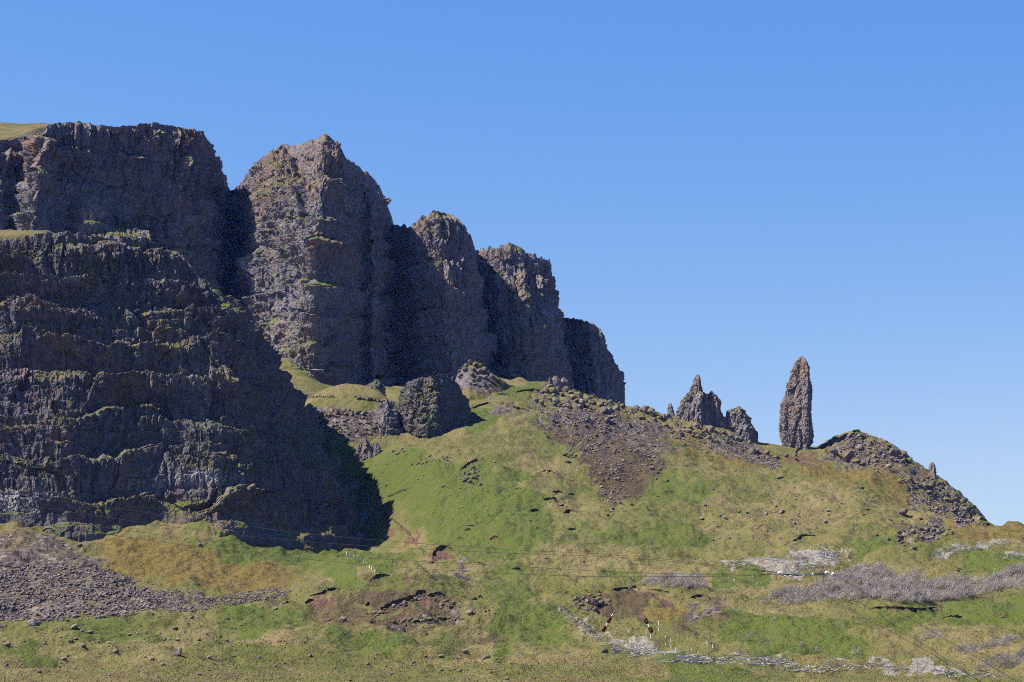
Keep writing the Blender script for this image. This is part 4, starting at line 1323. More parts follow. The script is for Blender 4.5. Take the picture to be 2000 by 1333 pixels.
def block_outcrop(label, centre, spots, cat='outcrop'):
    """a heap of angular blocks bedded into the slope: each block a part"""
    root = empty('rock_outcrop', on_ground(*centre))
    tag(root, label, cat)
    for x, y, s, tall in spots:
        put('rock_block', rnd.choice(BLOCKS), on_ground(x, y), s * rnd.uniform(0.8, 1.2), root, tall, 0.26)
    return root

sp = []
for x, y in sample([(1040, 790), (1066, 752), (1090, 742), (1130, 748), (1200, 770), (1250, 795), (1300, 812), (1330, 822), (1300, 836), (1230, 812), (1190, 825), (1130, 800), (1080, 796)], 130):
    sp.append((x, y, rnd.uniform(2.2, 5.2), rnd.uniform(0.7, 1.3)))
for x, y in sample([(1100, 800), (1230, 800), (1300, 840), (1260, 880), (1190, 890), (1130, 850)], 70):
    sp.append((x, y, rnd.uniform(1.2, 2.8), 0.8))
for x, y, s, t in [(1074, 757, 4.5, 3.4), (1083, 757, 5, 2.4), (1090, 756, 5.5, 2.0), (1098, 757, 5.5, 2.2), (1107, 757, 6, 1.6), (1120, 758, 6, 1.3), (1132, 760, 6, 1.2), (1145, 762, 6, 1.0), (1066, 768, 5, 2.2),
                   (1160, 768, 5, 2.4), (1170, 770, 6, 2.2), (1180, 772, 6, 1.8), (1190, 776, 5, 1.2), (1204, 786, 5, 1.0), (1260, 806, 5.5, 1.6), (1270, 808, 6, 1.4), (1278, 811, 5, 1.0), (1292, 816, 4, 1.0), (1216, 795, 4, 0.9), (1236, 801, 4, 0.8)]:
    sp.append((x, y, s * 0.85, t))
block_outcrop('heap of broken blocks on the hilltop left of the pinnacles', (1160, 800), sp)

sp = []
for x, y in sample([(1330, 830), (1420, 842), (1480, 872), (1420, 868), (1380, 862), (1320, 848)], 60):
    sp.append((x, y, rnd.uniform(1.5, 4.0), rnd.uniform(0.7, 1.2)))
for x, y in sample([(1410, 850), (1440, 860), (1520, 905), (1500, 912), (1450, 890)], 26):
    sp.append((x, y, rnd.uniform(1.0, 2.4), 0.8))
for x, y, s, t in [(1385, 842, 7.5, 0.8), (1440, 862, 4.5, 1.0), (1468, 886, 3.6, 1.4), (1474, 884, 4.2, 1.4), (1497, 888, 4.0, 1.0), (1515, 895, 4.4, 1.0), (1535, 893, 3.4, 0.9), (1320, 857, 4.2, 0.7)]:
    sp.append((x, y, s, t))
block_outcrop('band of loose blocks under the twin spires', (1400, 850), sp)

sp = []
for x, y in sample([(1650, 852), (1690, 846), (1740, 872), (1755, 905), (1730, 918), (1680, 905), (1640, 880), (1655, 862)], 34):
    sp.append((x, y, rnd.uniform(1.6, 4.2), rnd.uniform(0.7, 1.1)))
for x, y in sample([(1735, 872), (1775, 872), (1800, 905), (1760, 905)], 14):
    sp.append((x, y, rnd.uniform(2.2, 5.0), 0.9))
for x, y, s, t in [(1652, 898, 10, 0.9), (1668, 905, 8, 0.8), (1630, 885, 7, 0.8), (1690, 908, 6, 0.8), (1670, 846, 7, 0.8), (1682, 856, 6, 0.9), (1745, 890, 9, 0.9), (1770, 878, 7, 0.9), (1790, 896, 7, 1.1), (1758, 872, 6, 0.9)]:
    sp.append((x, y, s, t))
block_outcrop('rough rocks capping the pointed hump right of the tall pinnacle', (1690, 875), sp)
sp = []
for x, y in sample([(1800, 935), (1830, 928), (1860, 955), (1900, 990), (1940, 1030), (1900, 1022), (1850, 990), (1810, 965)], 62):
    sp.append((x, y, rnd.uniform(2.0, 5.5), rnd.uniform(0.7, 1.1)))
for x, y in sample([(1750, 935), (1790, 935), (1810, 960), (1785, 968), (1755, 950)], 24):
    sp.append((x, y, rnd.uniform(1.3, 3.2), 0.8))
block_outcrop('dark crags running down the right-hand skyline', (1860, 985), sp)
sp = []
for x, y in sample([(1745, 1042), (1790, 1025), (1850, 1028), (1862, 1044), (1800, 1062), (1780, 1075), (1755, 1062)], 70):
    sp.append((x, y, rnd.uniform(0.9, 2.4), rnd.uniform(0.7, 1.1)))
for x, y, s, t in [(1735, 1056, 2.4, 0.9), (1710, 1046, 2.0, 0.8), (1675, 1044, 2.0, 0.8), (1790, 1050, 3.4, 1.0), (1800, 1036, 3.4, 0.9), (1832, 1042, 3.0, 0.9)]:
    sp.append((x, y, s, t))
block_outcrop('cluster of brown-grey crags low on the right, above the thicket', (1800, 1050), sp)
sp = [(x, 1215 - (x - 790) * 0.055 + rnd.uniform(-3, 3), rnd.uniform(0.9, 1.9), 1.0) for x in np.linspace(760, 902, 32)]
sp += [(x, y, rnd.uniform(0.8, 1.8), 0.9) for x, y in sample([(715, 1200), (760, 1188), (800, 1172), (830, 1160), (825, 1172), (780, 1190), (730, 1206)], 36)]
sp += [(x, y, rnd.uniform(0.8, 1.6), 0.9) for x, y in sample([(845, 1170), (885, 1172), (895, 1195), (850, 1190)], 16)]
block_outcrop('crumbling rock rim around the red earth scar in the middle hummock', (815, 1200), sp)
sp = [(x, y, rnd.uniform(0.9, 2.0), rnd.uniform(0.8, 1.3)) for x, y in sample([(1112, 1168), (1180, 1160), (1190, 1175), (1160, 1198), (1128, 1198)], 34)]
block_outcrop('dark rocks in the brown hollow right of centre', (1150, 1180), sp)
sp = [(x, y, rnd.uniform(1.4, 2.6), rnd.uniform(0.8, 1.2)) for x, y in sample([(905, 925), (925, 912), (938, 930), (925, 945), (900, 940)], 16)] + [(865, 952, 2, 0.9), (898, 955, 1.6, 0.8), (935, 948, 2.6, 0.8)]
block_outcrop('pile of pale stones on the bright green slope', (915, 935), sp)
sp = [(x, y, rnd.uniform(1.4, 3.2), 0.8) for x, y in sample([(1095, 890), (1125, 882), (1122, 905), (1098, 905)], 14)]
block_outcrop('knot of grey rocks below the grey landslip', (1110, 900), sp)
sp = [(x, y, rnd.uniform(1.2, 2.4), 0.8) for x, y in sample([(764, 884), (785, 876), (790, 888), (768, 893)], 8)]
block_outcrop('low rocks right of the ribbed stack', (777, 886), sp)
sp = [(x, y, rnd.uniform(0.9, 1.7), 0.8) for x, y in sample([(820, 897), (840, 890), (870, 893), (880, 902), (850, 905), (800, 910)], 26)]
block_outcrop('thin strew of stones across the slope below the square block', (845, 898), sp)
root = empty('rock_outcrop', knoll.find(650, 810)); tag(root, 'low broken rock band around the tan knoll', 'outcrop')
for x in np.linspace(600, 712, 34):
    put('rock_block', rnd.choice(BLOCKS), knoll.find(x, 812 + rnd.uniform(-3, 3) - 0.03 * (x - 600)), rnd.uniform(1.8, 3.2), root, rnd.uniform(1.0, 1.7), 0.2)
for x, y in sample([(596, 822), (740, 800), (780, 846), (700, 852), (620, 846), (590, 815)], 100):
    put('rock_block', rnd.choice(BLOCKS), knoll.find(x, y), rnd.uniform(1.0, 2.2), root, 0.8, 0.2)
for x in np.linspace(607, 652, 12):
    put('rock_block', rnd.choice(BLOCKS), knoll.find(x, 776 + rnd.uniform(-2, 2)), rnd.uniform(1.2, 2.0), root, 1.0, 0.2)
for x in np.linspace(695, 770, 20):
    put('rock_block', rnd.choice(BLOCKS), knoll.find(x, 778 + 0.16 * (x - 695) + rnd.uniform(-2, 2)), rnd.uniform(1.6, 2.8), root, 1.1, 0.2)

# ------------------------------------------------------------------ boulders lying on the grass
def boulder(px, py, size, label, group=None, me=None, tall=1.0):
    """size: width in photograph pixels"""
    p = on_ground(px, py)
    s = size * p.y / F
    o = put('boulder', me or rnd.choice(STONES), p, s, None, tall, 0.22)
    tag(o, label, 'boulder', group)
    return o

for x, y, s, l in [
    (154, 1069, 14, 'dark boulder alone high on the brown scree below the near cliff'),
    (389, 1066, 11, 'pale grey boulder alone on the green slope below the near cliff'),
    (107, 1103, 14, 'upright grey boulder in the scree on the left'),
    (144, 1093, 10, 'grey boulder at the upper right edge of the scree'),
    (145, 1228, 18, 'wide pale boulder on the grass below the scree'),
    (60, 1222, 26, 'reddish broken rock standing at the foot of the scree'),
    (125, 1290, 13, 'pale grey boulder on the dry grass, bottom left'),
    (345, 1280, 26, 'row-like cluster of whitish stone on the near crest, left of centre'),
    (917, 1199, 20, 'dark boulder right of the red earth scar'),
    (1273, 917, 12, 'pale rounded boulder alone under the hilltop heap'),
    (1522, 935, 14, 'grey boulder on the edge of the grassy spur'),
    (1761, 1005, 24, 'large grey boulder with a dark side on the tan spur'),
    (1682, 955, 13, 'dark pointed boulder near the edge of the tan spur'),
    (1615, 1000, 12, 'grey boulder half way down the tan spur'),
    (1525, 1003, 14, 'boulder in the middle of the tan spur'),
    (1550, 1024, 9, 'small dark boulder above the pale cleared strip'),
    (642, 1213, 9, 'dark boulder on the brown hummock left of the red scar'),
    (670, 1211, 16, 'flat dark boulder at the foot of the left brown hummock'),
    (538, 1191, 10, 'lone dark boulder on the bright grass left of the hummocks'),
    (843, 1117, 7, 'small dark boulder below the curved earth cut'),
    (951, 1286, 13, 'boulder on the near crest, centre'),
    (908, 1276, 15, 'dark boulder breaking the near crest, centre left'),
    (226, 1276, 14, 'dark boulder low on the near slope, left'),
    (12, 1262, 15, 'reddish dark boulder at the far left edge of the near slope'),
    (1180, 1274, 14, 'grey stone at the left end of the pale driftwood strip'),
    (1956, 1207, 8, 'small pinkish boulder on the bright grass at far right'),
    (1064, 1092, 7, 'small dark boulder between the two pairs of cables'),
    (1138, 1098, 6, 'small pale boulder by the cables, right of centre'),
    (1239, 1030, 7, 'small grey boulder alone in the middle of the central slope'),
]:
    boulder(x, y, s, l)

for poly, n, s0, s1, lab, grp in [
    ([(0, 1230), (300, 1215), (520, 1195), (560, 1262), (300, 1270), (0, 1262)], 46, 5, 13, 'small dark boulder scattered on the green and tan slope below the scree', 'boulders below the scree'),
    ([(0, 1280), (500, 1280), (1000, 1282), (1000, 1332), (0, 1332)], 60, 6, 13, 'grey-brown boulder strewn on the dry near crest at the bottom', 'boulders on the near crest'),
    ([(1380, 950), (1500, 945), (1680, 960), (1830, 1015), (1700, 1030), (1500, 1050), (1360, 1080), (1340, 1010)], 62, 4, 10, 'grey boulder scattered on the tan grassy spur', 'boulders on the spur'),
    ([(700, 890), (900, 880), (1000, 900), (1080, 960), (1060, 1060), (880, 1040), (740, 960)], 34, 4, 8, 'small pale boulder on the green central slope', 'boulders on the central slope'),
    ([(1180, 860), (1260, 850), (1330, 900), (1300, 1000), (1210, 1000)], 40, 4, 9, 'brown-grey boulder tumbled below the hilltop heap', 'boulders below the hilltop heap'),
    ([(560, 1180), (1000, 1180), (1000, 1260), (560, 1262)], 26, 4, 8, 'small boulder on the middle hummocks', 'boulders on the hummocks'),
]:
    for x, y in sample(poly, n):
        boulder(x, y, s0 + (s1 - s0) * rnd.random() ** 2.2, lab, grp)

# ------------------------------------------------------------------ scree: thousands of stones, one mass
def scatter(name, polys, base_sub, mat, label, seed, squash=0.7, kind='stuff'):
    rg = random.Random(seed)
    var = []
    for i in range(6):
        m = rock_mesh(seed + i, 'stone_shape', mat, base_sub, squash, 7)
        co = np.array([v.co for v in m.vertices]); fa = np.array([p.vertices for p in m.polygons])
        var.append((co, fa))
        bpy.data.meshes.remove(m)
    VV, FF, off = [], [], 0
    for poly, n, s0, s1, pw in polys:
        spots = sample(poly, int(n * 1.9), rg)
        den = fbm(np.array([(x / 46.0, y / 17.0, seed) for x, y in spots]), 3, seed)
        spots = [q for q, v in zip(spots, den) if v > rg.uniform(-0.45, 0.40)]
        for x, y in spots:
            p = on_ground(x, y)
            s = s0 + (s1 - s0) * rg.random() ** pw
            co, fa = rg.choice(var)
            a = rg.uniform(0, 6.28); ca, sa = math.cos(a), math.sin(a)
            b = rg.uniform(-0.5, 0.5); cb, sb = math.cos(b), math.sin(b)
            q = co @ np.array([[ca, sa, 0], [-sa, ca, 0], [0, 0, 1]]) @ np.array([[cb, 0, sb], [0, 1, 0], [-sb, 0, cb]])
            q = q * np.array([s * rg.uniform(.8, 1.2), s * rg.uniform(.8, 1.2), s * rg.uniform(.8, 1.2)]) + np.array(p) + np.array([0, 0, 0.14 * s])
            VV.append(q); FF.append(fa + off); off += len(q)
    me = mesh_from(name, np.concatenate(VV), np.concatenate(FF), [mat])
    o = obj(name, me)
    tag(o, label, None, None, kind)
    return o

SCREE_P = [(-60, 1030), (60, 1042), (175, 1062), (192, 1095), (235, 1122), (285, 1142), (300, 1200), (100, 1216), (-60, 1232)]
scatter('scree', [
    (SCREE_P, 1500, 0.3, 1.1, 2.0),
    ([(-60, 1110), (120, 1100), (180, 1105), (235, 1125), (290, 1150), (295, 1200), (100, 1216), (-60, 1232)], 5200, 0.35, 1.9, 3.0),
    ([(270, 1155), (400, 1168), (520, 1150), (572, 1153), (555, 1165), (400, 1192), (270, 1203)], 2200, 0.3, 1.1, 2.5),
    ([(190, 1105), (330, 1148), (420, 1162), (300, 1160), (240, 1135)], 260, 0.3, 0.9, 2.0),
], 1, M_SCREE, 'grey and brown scree spilling below the near cliff', 3100)
scatter('hill_rubble', [
    ([(1050, 800), (1110, 790), (1230, 810), (1290, 850), (1260, 920), (1200, 990), (1190, 1030), (1170, 960), (1120, 890), (1060, 850)], 900, 0.4, 2.0, 2.5),
    ([(1300, 830), (1460, 870), (1540, 905), (1500, 920), (1420, 890), (1320, 870)], 500, 0.4, 1.8, 2.5),
    ([(1640, 860), (1700, 850), (1760, 900), (1720, 925), (1640, 910)], 420, 0.5, 2.2, 2.5),
    ([(1770, 930), (1830, 940), (1930, 1030), (1860, 1020), (1780, 980)], 600, 0.5, 2.2, 2.5),
    ([(1340, 960), (1500, 950), (1700, 965), (1840, 1020), (1500, 1060), (1380, 1080)], 900, 0.25, 0.9, 2.5),
    ([(700, 880), (1000, 880), (1100, 1000), (1000, 1080), (800, 1000)], 350, 0.25, 0.8, 2.5),
    ([(0, 1225), (540, 1190), (560, 1262), (0, 1266)], 700, 0.15, 0.6, 2.5),
    ([(0, 1280), (1150, 1282), (1150, 1333), (0, 1333)], 1100, 0.10, 0.45, 2.5),
    ([(890, 760), (1000, 760), (1010, 775), (900, 775)], 120, 0.5, 1.5, 2.5),
    ([(600, 1120), (1000, 1100), (1000, 1260), (600, 1260)], 500, 0.2, 0.6, 2.5),
    ([(1000, 1180), (1400, 1180), (1400, 1230), (1000, 1230)], 250, 0.2, 0.6, 2.5),
], 1, M_STONE, 'small loose stones strewn over the hillside', 3200)

for x, y, s, t in [(548, 292, 3.2, 1.7), (556, 295, 2.6, 1.9), (541, 298, 3.0, 1.0), (497, 330, 3.6, 1.3), (640, 268, 3.0, 0.8), (662, 285, 3.4, 0.9)]:
    put('rock_block', rnd.choice(BLOCKS), mid.find(x, y), s, mid_root, t, 0.2)

for x, y in [(898, 728), (905, 722), (912, 716), (920, 712), (928, 715), (936, 719), (944, 725), (952, 731), (910, 726), (924, 724), (938, 730), (900, 738), (960, 737)]:
    put('rock_block', rnd.choice(BLOCKS), cone.find(x, y), rnd.uniform(2.5, 4.6), cone.o, rnd.uniform(0.9, 1.4), 0.2)

for x, y in sample([(890, 748), (905, 722), (925, 712), (955, 730), (985, 748), (950, 758)], 34):
    put('rock_block', rnd.choice(BLOCKS), cone.find(x, y), rnd.uniform(1.4, 3.4), cone.o, rnd.uniform(0.8, 1.2), 0.25)

# ------------------------------------------------------------------ earth cuts: a turf lip over a dark bank
def earth_cut(pts, h, label, soil=False):
    a = np.array(pts, np.float64)
    s = np.concatenate([[0], np.cumsum(np.hypot(np.diff(a[:, 0]), np.diff(a[:, 1])))])
    n = max(6, int(s[-1] / 2.0))
    q = pchip(s, a, np.linspace(0, s[-1], n))
    rg = np.random.default_rng(int(a[0, 0] * 7 + a[0, 1]))
    q[:, 1] += rg.normal(0, 0.5, n)
    w = np.sin(np.linspace(0, np.pi, n)) ** 0.5 * (0.75 + 0.5 * rg.random(n))
    G = np.array([on_ground(x, y) for x, y in q])
    G[:, 1] = np.convolve(np.pad(G[:, 1], 2, mode='edge'), np.ones(5) / 5, 'valid')
    root = empty('earth_bank', G[n // 2])
    tag(root, label, 'earth bank')
    h = h * 0.62
    hh = (h * w)[:, None]
    def row(dy, dz, k=1.0):
        c = G.copy(); c[:, 1:2] += dy * (0.5 + 0.5 * hh / h); c[:, 2:3] += dz * hh
        return c
    face = np.stack([row(-1.0, -0.55), row(-0.75, 0.0), row(-0.7, 0.42), row(-0.4, 0.50)])
    lip = np.stack([row(-0.68, 0.40), row(-1.05, 0.46), row(-1.05, 0.66), row(-0.3, 0.74), row(2.6, 0.30), row(4.0, -0.2)])
    for nm, V, m in (('bank_face', face, M_SOIL if soil else M_PEAT), ('turf_lip', lip, M_TURF)):
        me = mesh_from(nm, V, grid_faces(len(V), n), [m], smooth_shade=False)
        obj(nm, me, root, -root.location)

CUTS = [
    ([(732, 990), (760, 1010), (785, 1032), (803, 1048), (808, 1064)], 1.3, 'long curving earth bank beside the shadow of the near cliff'),
    ([(832, 1101), (843, 1100), (845, 1086), (854, 1075), (868, 1070), (884, 1074)], 2.6, 'hook-shaped dark earth bank below the long curving bank'),
    ([(692, 930), (712, 934), (730, 938)], 1.5, 'short dark bank just right of the near cliff edge'),
    ([(756, 970), (772, 965), (780, 960), (800, 955)], 1.2, 'slanting dark bank on the bright green slope'),
    ([(738, 972), (750, 974)], 1.0, 'tiny dark bank left of the slanting bank'),
    ([(955, 1056), (965, 1050), (978, 1053)], 1.4, 'arrow-shaped dark bank on the central grass'),
    ([(905, 1028), (925, 1027)], 1.0, 'upper of two short banks on the central grass'),
    ([(906, 1036), (918, 1034)], 0.9, 'lower of two short banks on the central grass'),
    ([(892, 1050), (906, 1053)], 0.9, 'short bank left of the arrow-shaped bank'),
    ([(603, 1165), (630, 1158), (650, 1151), (668, 1152)], 1.2, 'dark rim over the left brown hummock'),
    ([(594, 1180), (604, 1174), (612, 1172)], 1.0, 'small dark bank on the left side of the left brown hummock'),
    ([(720, 1137), (733, 1127), (745, 1124), (760, 1125)], 1.3, 'dark rim over the brown hummock with the tan top'),
    ([(712, 1184), (720, 1177)], 1.0, 'short slanted bank left of the red earth scar'),
    ([(730, 1200), (745, 1190), (775, 1176), (808, 1166), (816, 1156), (830, 1154)], 1.8, 'stepped dark rim along the top of the red earth scar'),
    ([(832, 1163), (856, 1160), (874, 1167)], 1.2, 'dark rim at the right end of the red earth scar'),
    ([(925, 1099), (938, 1102), (947, 1106)], 1.3, 'short bank right of the hook-shaped bank'),
    ([(921, 1172), (932, 1168), (940, 1166)], 1.0, 'small dark bank right of the red earth scar'),
    ([(944, 1196), (955, 1193)], 0.9, 'tiny dark bank right of the dark boulder'),
    ([(550, 1180), (576, 1177)], 0.9, 'short bank on the bright grass left of the hummocks'),
    ([(1186, 1154), (1225, 1150), (1250, 1152)], 1.2, 'dark turf rim over the brown hollow'),
    ([(1262, 1152), (1285, 1155), (1306, 1158)], 1.2, 'dark turf rim right of the brown hollow'),
    ([(1346, 1169), (1362, 1164), (1388, 1170)], 1.0, 'thin rim over the grey scar right of the hollow'),
    ([(1530, 1065), (1552, 1055), (1568, 1046), (1592, 1047)], 1.0, 'long slanting ditch edge on the tan spur'),
    ([(1690, 1191), (1720, 1187), (1760, 1188), (1782, 1190), (1800, 1190), (1826, 1186)], 0.9, 'long dark turf edge below the thicket'),
    ([(1838, 1208), (1855, 1205), (1878, 1206)], 0.9, 'reddish turf edge on the bright grass at the right'),
    ([(1864, 1116), (1876, 1114)], 0.9, 'small dark turf edge above the thicket'),
    ([(1552, 905), (1551, 890), (1556, 880), (1568, 877), (1584, 884), (1600, 894)], 1.3, 'curved bank just below the tall pinnacle'),
    ([(1600, 882), (1606, 873), (1616, 868), (1628, 867)], 1.3, 'curved red bank right of the tall pinnacle'),
    ([(1003, 768), (1020, 764), (1040, 762), (1066, 765)], 1.6, 'upper dark bank on the saddle under the cliffs'),
    ([(920, 798), (940, 791), (958, 787)], 1.6, 'left half of the broken bank right of the square block'),
    ([(973, 788), (990, 790), (1003, 797), (1032, 803)], 1.8, 'right half of the broken bank right of the square block'),
    ([(970, 770), (990, 771)], 1.1, 'short bank on the saddle left of the upper dark bank'),
    ([(1057, 922), (1070, 921), (1086, 926)], 1.3, 'uppermost of the small banks below the landslip'),
    ([(1075, 962), (1096, 962)], 1.3, 'left bank of the stacked cuts below the landslip'),
    ([(1108, 966), (1120, 967)], 1.2, 'right bank of the stacked cuts below the landslip'),
    ([(1060, 977), (1075, 974), (1086, 973)], 1.1, 'middle bank of the stacked cuts below the landslip'),
    ([(1032, 998), (1050, 996)], 1.3, 'low left bank of the stacked cuts below the landslip'),
    ([(1098, 1005), (1110, 998), (1132, 1003)], 1.8, 'lowest and biggest of the stacked cuts below the landslip'),
    ([(1090, 988), (1102, 988)], 1.0, 'tiny bank above the lowest stacked cut'),
    ([(1108, 1035), (1124, 1034)], 1.1, 'short bank alone below the stacked cuts'),
    ([(998, 1113), (1016, 1111)], 1.3, 'dark bank under the lower cables, centre'),
    ([(898, 918), (915, 905), (930, 898)], 1.1, 'thin cut climbing the green slope near the pile of pale stones'),
]
for p_, h_, l_ in CUTS:
    earth_cut(p_, h_, l_)

# ------------------------------------------------------------------ bare shrubs
def shrub_geo(seed, lean, n_stem=11, n_twig=17):
    rg = random.Random(seed)
    V, T = [], []
    def blade(a, b, w):
        d = b - a
        side = d.cross(Vector((rg.uniform(-1, 1), rg.uniform(-1, 1), rg.uniform(-.3, .3))))
        if side.length < 1e-6: return
        side = side.normalized() * w
        i = len(V)
        V.extend([a - side, a + side, b + side * 0.35])
        T.append((i, i + 1, i + 2))
    for s in range(n_stem):
        a = Vector((rg.uniform(-.3, .3), rg.uniform(-.3, .3), -0.08))
        k2 = rg.uniform(1.5, 3.6)
        top = Vector((a.x * k2 + lean * rg.uniform(.5, 1.3), a.y * k2, rg.uniform(.45, 1.0)))
        midp = a.lerp(top, 0.5) + Vector((-0.12 * lean, 0, 0.06))
        blade(a, midp, 0.018); blade(midp, top, 0.012)
        for k in range(n_twig):
            t = rg.uniform(.2, 1)
            b = (a.lerp(midp, t * 2) if t < .5 else midp.lerp(top, t * 2 - 1))
            e = b + Vector((lean * .22 + rg.uniform(-.2, .2), rg.uniform(-.22, .22), rg.uniform(.08, .36)))
            blade(b, e, 0.0105)
    return np.array([tuple(v) for v in V]), np.array(T)
SHRUB = [shrub_geo(500 + i, 0.45) for i in range(6)]
LEANING = [shrub_geo(600 + i, 1.5, 12, 22) for i in range(4)]
SHRUB_ME = [mesh_from('bare_shrub', v, t, [M_TWIG]) for v, t in SHRUB]
LEAN_ME = [mesh_from('bare_shrub', v, t, [M_TWIG]) for v, t in LEANING]

def thicket(polys, label, seed):
    rg = random.Random(seed)
    VV, FF, off = [], [], 0
    for poly, n, h0, h1 in polys:
        for x, y in sample(poly, n, rg):
            if perlin(np.array([[x / 34.0, y / 15.0, seed]]), 5)[0] < rg.uniform(-0.5, -0.02): continue
            p = np.array(on_ground(x, y))
            v, t = rg.choice(SHRUB)
            h = rg.uniform(h0, h1)
            a = rg.uniform(-0.6, 0.6); ca, sa = math.cos(a), math.sin(a)
            q = (v * np.array([h * 1.15, h * 1.15, h * rg.uniform(0.8, 1.1)])) @ np.array([[ca, sa, 0], [-sa, ca, 0], [0, 0, 1]]) + p
            VV.append(q); FF.append(t + off); off += len(q)
    me = mesh_from('thicket', np.concatenate(VV), np.concatenate(FF), [M_TWIG])
    tag(obj('thicket', me), label, None, None, 'stuff')

thicket([([(1240, 1146), (1262, 1136), (1300, 1126), (1350, 1126), (1376, 1136), (1376, 1146), (1345, 1153), (1300, 1149)], 130, 1.2, 2.6)],
        'small grey leafless thicket right of centre', 41)
thicket([([(1486, 1184), (1494, 1170), (1516, 1160), (1560, 1152), (1600, 1140), (1640, 1122), (1690, 1106), (1716, 1112), (1780, 1122), (1810, 1138), (1860, 1134), (1910, 1138), (1960, 1126),
           (2030, 1122), (2030, 1148), (1940, 1156), (1870, 1174), (1780, 1180), (1700, 1173), (1620, 1176), (1540, 1183)], 1000, 1.3, 3.3),
         ([(1950, 1118), (1965, 1112), (2030, 1110), (2030, 1120), (1960, 1124)], 60, 1.6, 2.6)],
        'broad band of grey leafless thicket on the right', 42)

def shrub(px, py, h, label, group=None, lean=False, yaw=None, wide=1.0):
    p = on_ground(px, py)
    o = bpy.data.objects.new('bare_shrub', rnd.choice(LEAN_ME if lean else SHRUB_ME))
    COL.objects.link(o)
    o.location = p
    o.scale = (h * wide, h, h)
    o.rotation_euler = (0, 0, rnd.uniform(-.3, .3) if yaw is None else yaw)
    tag(o, label, 'shrub', group)

for x, y, h, l, ln in [
    (1452, 1250, 1.5, 'wind-bent bare shrub on the grass left of the dark shrub pair', True),
    (1484, 1256, 1.6, 'wind-bent bare shrub right of its bent neighbour', True),
    (1500, 1176, 2.6, 'round bare shrub at the left tip of the broad thicket', False),
    (1508, 1214, 1.6, 'pale bare shrub on the bright grass below the thicket', False),
    (1412, 1172, 1.2, 'tiny grey shrub by the grey scar right of the hollow', False),
    (1664, 1280, 2.2, 'single grey shrub with a white stem on the bright green grass', False),
    (1590, 1274, 2.0, 'grey shrub among dark growth near the driftwood strip', False),
    (1560, 1264, 1.6, 'dark low shrub left of the grey shrub near the driftwood strip', False),
    (1925, 1128, 2.2, 'low bare shrub on the upper edge of the broad thicket', False),
    (1545, 1306, 1.3, 'shrub on the near edge of the driftwood strip', False),
    (1615, 1300, 1.6, 'shrub at the bend of the driftwood strip', False),
    (1720, 1302, 1.4, 'small shrub standing by the right part of the driftwood strip', False),
    (1340, 1284, 1.2, 'bush in the middle of the driftwood strip', False),
    (1440, 1281, 1.4, 'right-hand bush in the driftwood strip', False),
]:
    shrub(x, y, h, l, None, ln)
for x, y in sample([(1790, 1246), (1826, 1228), (1846, 1230), (1830, 1252), (1800, 1256)], 22):
    shrub(x, y, rnd.uniform(0.8, 1.3), 'reddish-brown low shrub in the patch above the leaning shrubs', 'brown shrub patch')
for x, y in sample([(1845, 1275), (1900, 1262), (1960, 1248), (1985, 1245), (1960, 1264), (1880, 1284)], 26):
    shrub(x, y, rnd.uniform(1.1, 1.9), 'grey shrub leaning right in the upper row at the bottom right', 'upper row of leaning shrubs', True)
for x, y in sample([(1895, 1310), (1940, 1285), (2010, 1270), (2010, 1300), (1950, 1312)], 30):
    shrub(x, y, rnd.uniform(1.1, 1.9), 'grey shrub leaning right in the lower row at the bottom right', 'lower row of leaning shrubs', True)

# ------------------------------------------------------------------ bleached felled wood
def brash(polys, label, seed):
    rg = random.Random(seed)
    VV, FF, off = [], [], 0
    for poly, n, l0, l1 in polys:
        for x, y in sample(poly, n, rg):
            if perlin(np.array([[x / 38.0, y / 16.0, seed + 0.5]]), 6)[0] < rg.uniform(-0.45, 0.12): continue
            p = np.array(on_ground(x, y))
            L, r = rg.uniform(l0, l1), rg.uniform(0.03, 0.09)
            a = rg.gauss(0.2, 0.8); e = rg.uniform(-0.05, 0.3)
            d = np.array([math.cos(a) * math.cos(e), math.sin(a) * math.cos(e), math.sin(e)])
            s = np.array([-math.sin(a), math.cos(a), 0]); u = np.cross(d, s) * -1
            pts = []
            for t, k in ((-.5, 1), (.5, .5)):
                for j in range(3):
                    w = j * 2.094
                    pts.append(p + d * L * t + (s * math.cos(w) + np.array([0, 0, 1]) * math.sin(w)) * r * k + np.array([0, 0, 0.12]))
            VV.append(np.array(pts))
            FF.append(np.array([(0, 1, 4), (0, 4, 3), (1, 2, 5), (1, 5, 4), (2, 0, 3), (2, 3, 5)]) + off); off += 6
    me = mesh_from('felled_branches', np.concatenate(VV), np.concatenate(FF), [M_BRASH])
    tag(obj('felled_branches', me), label, None, None, 'stuff')

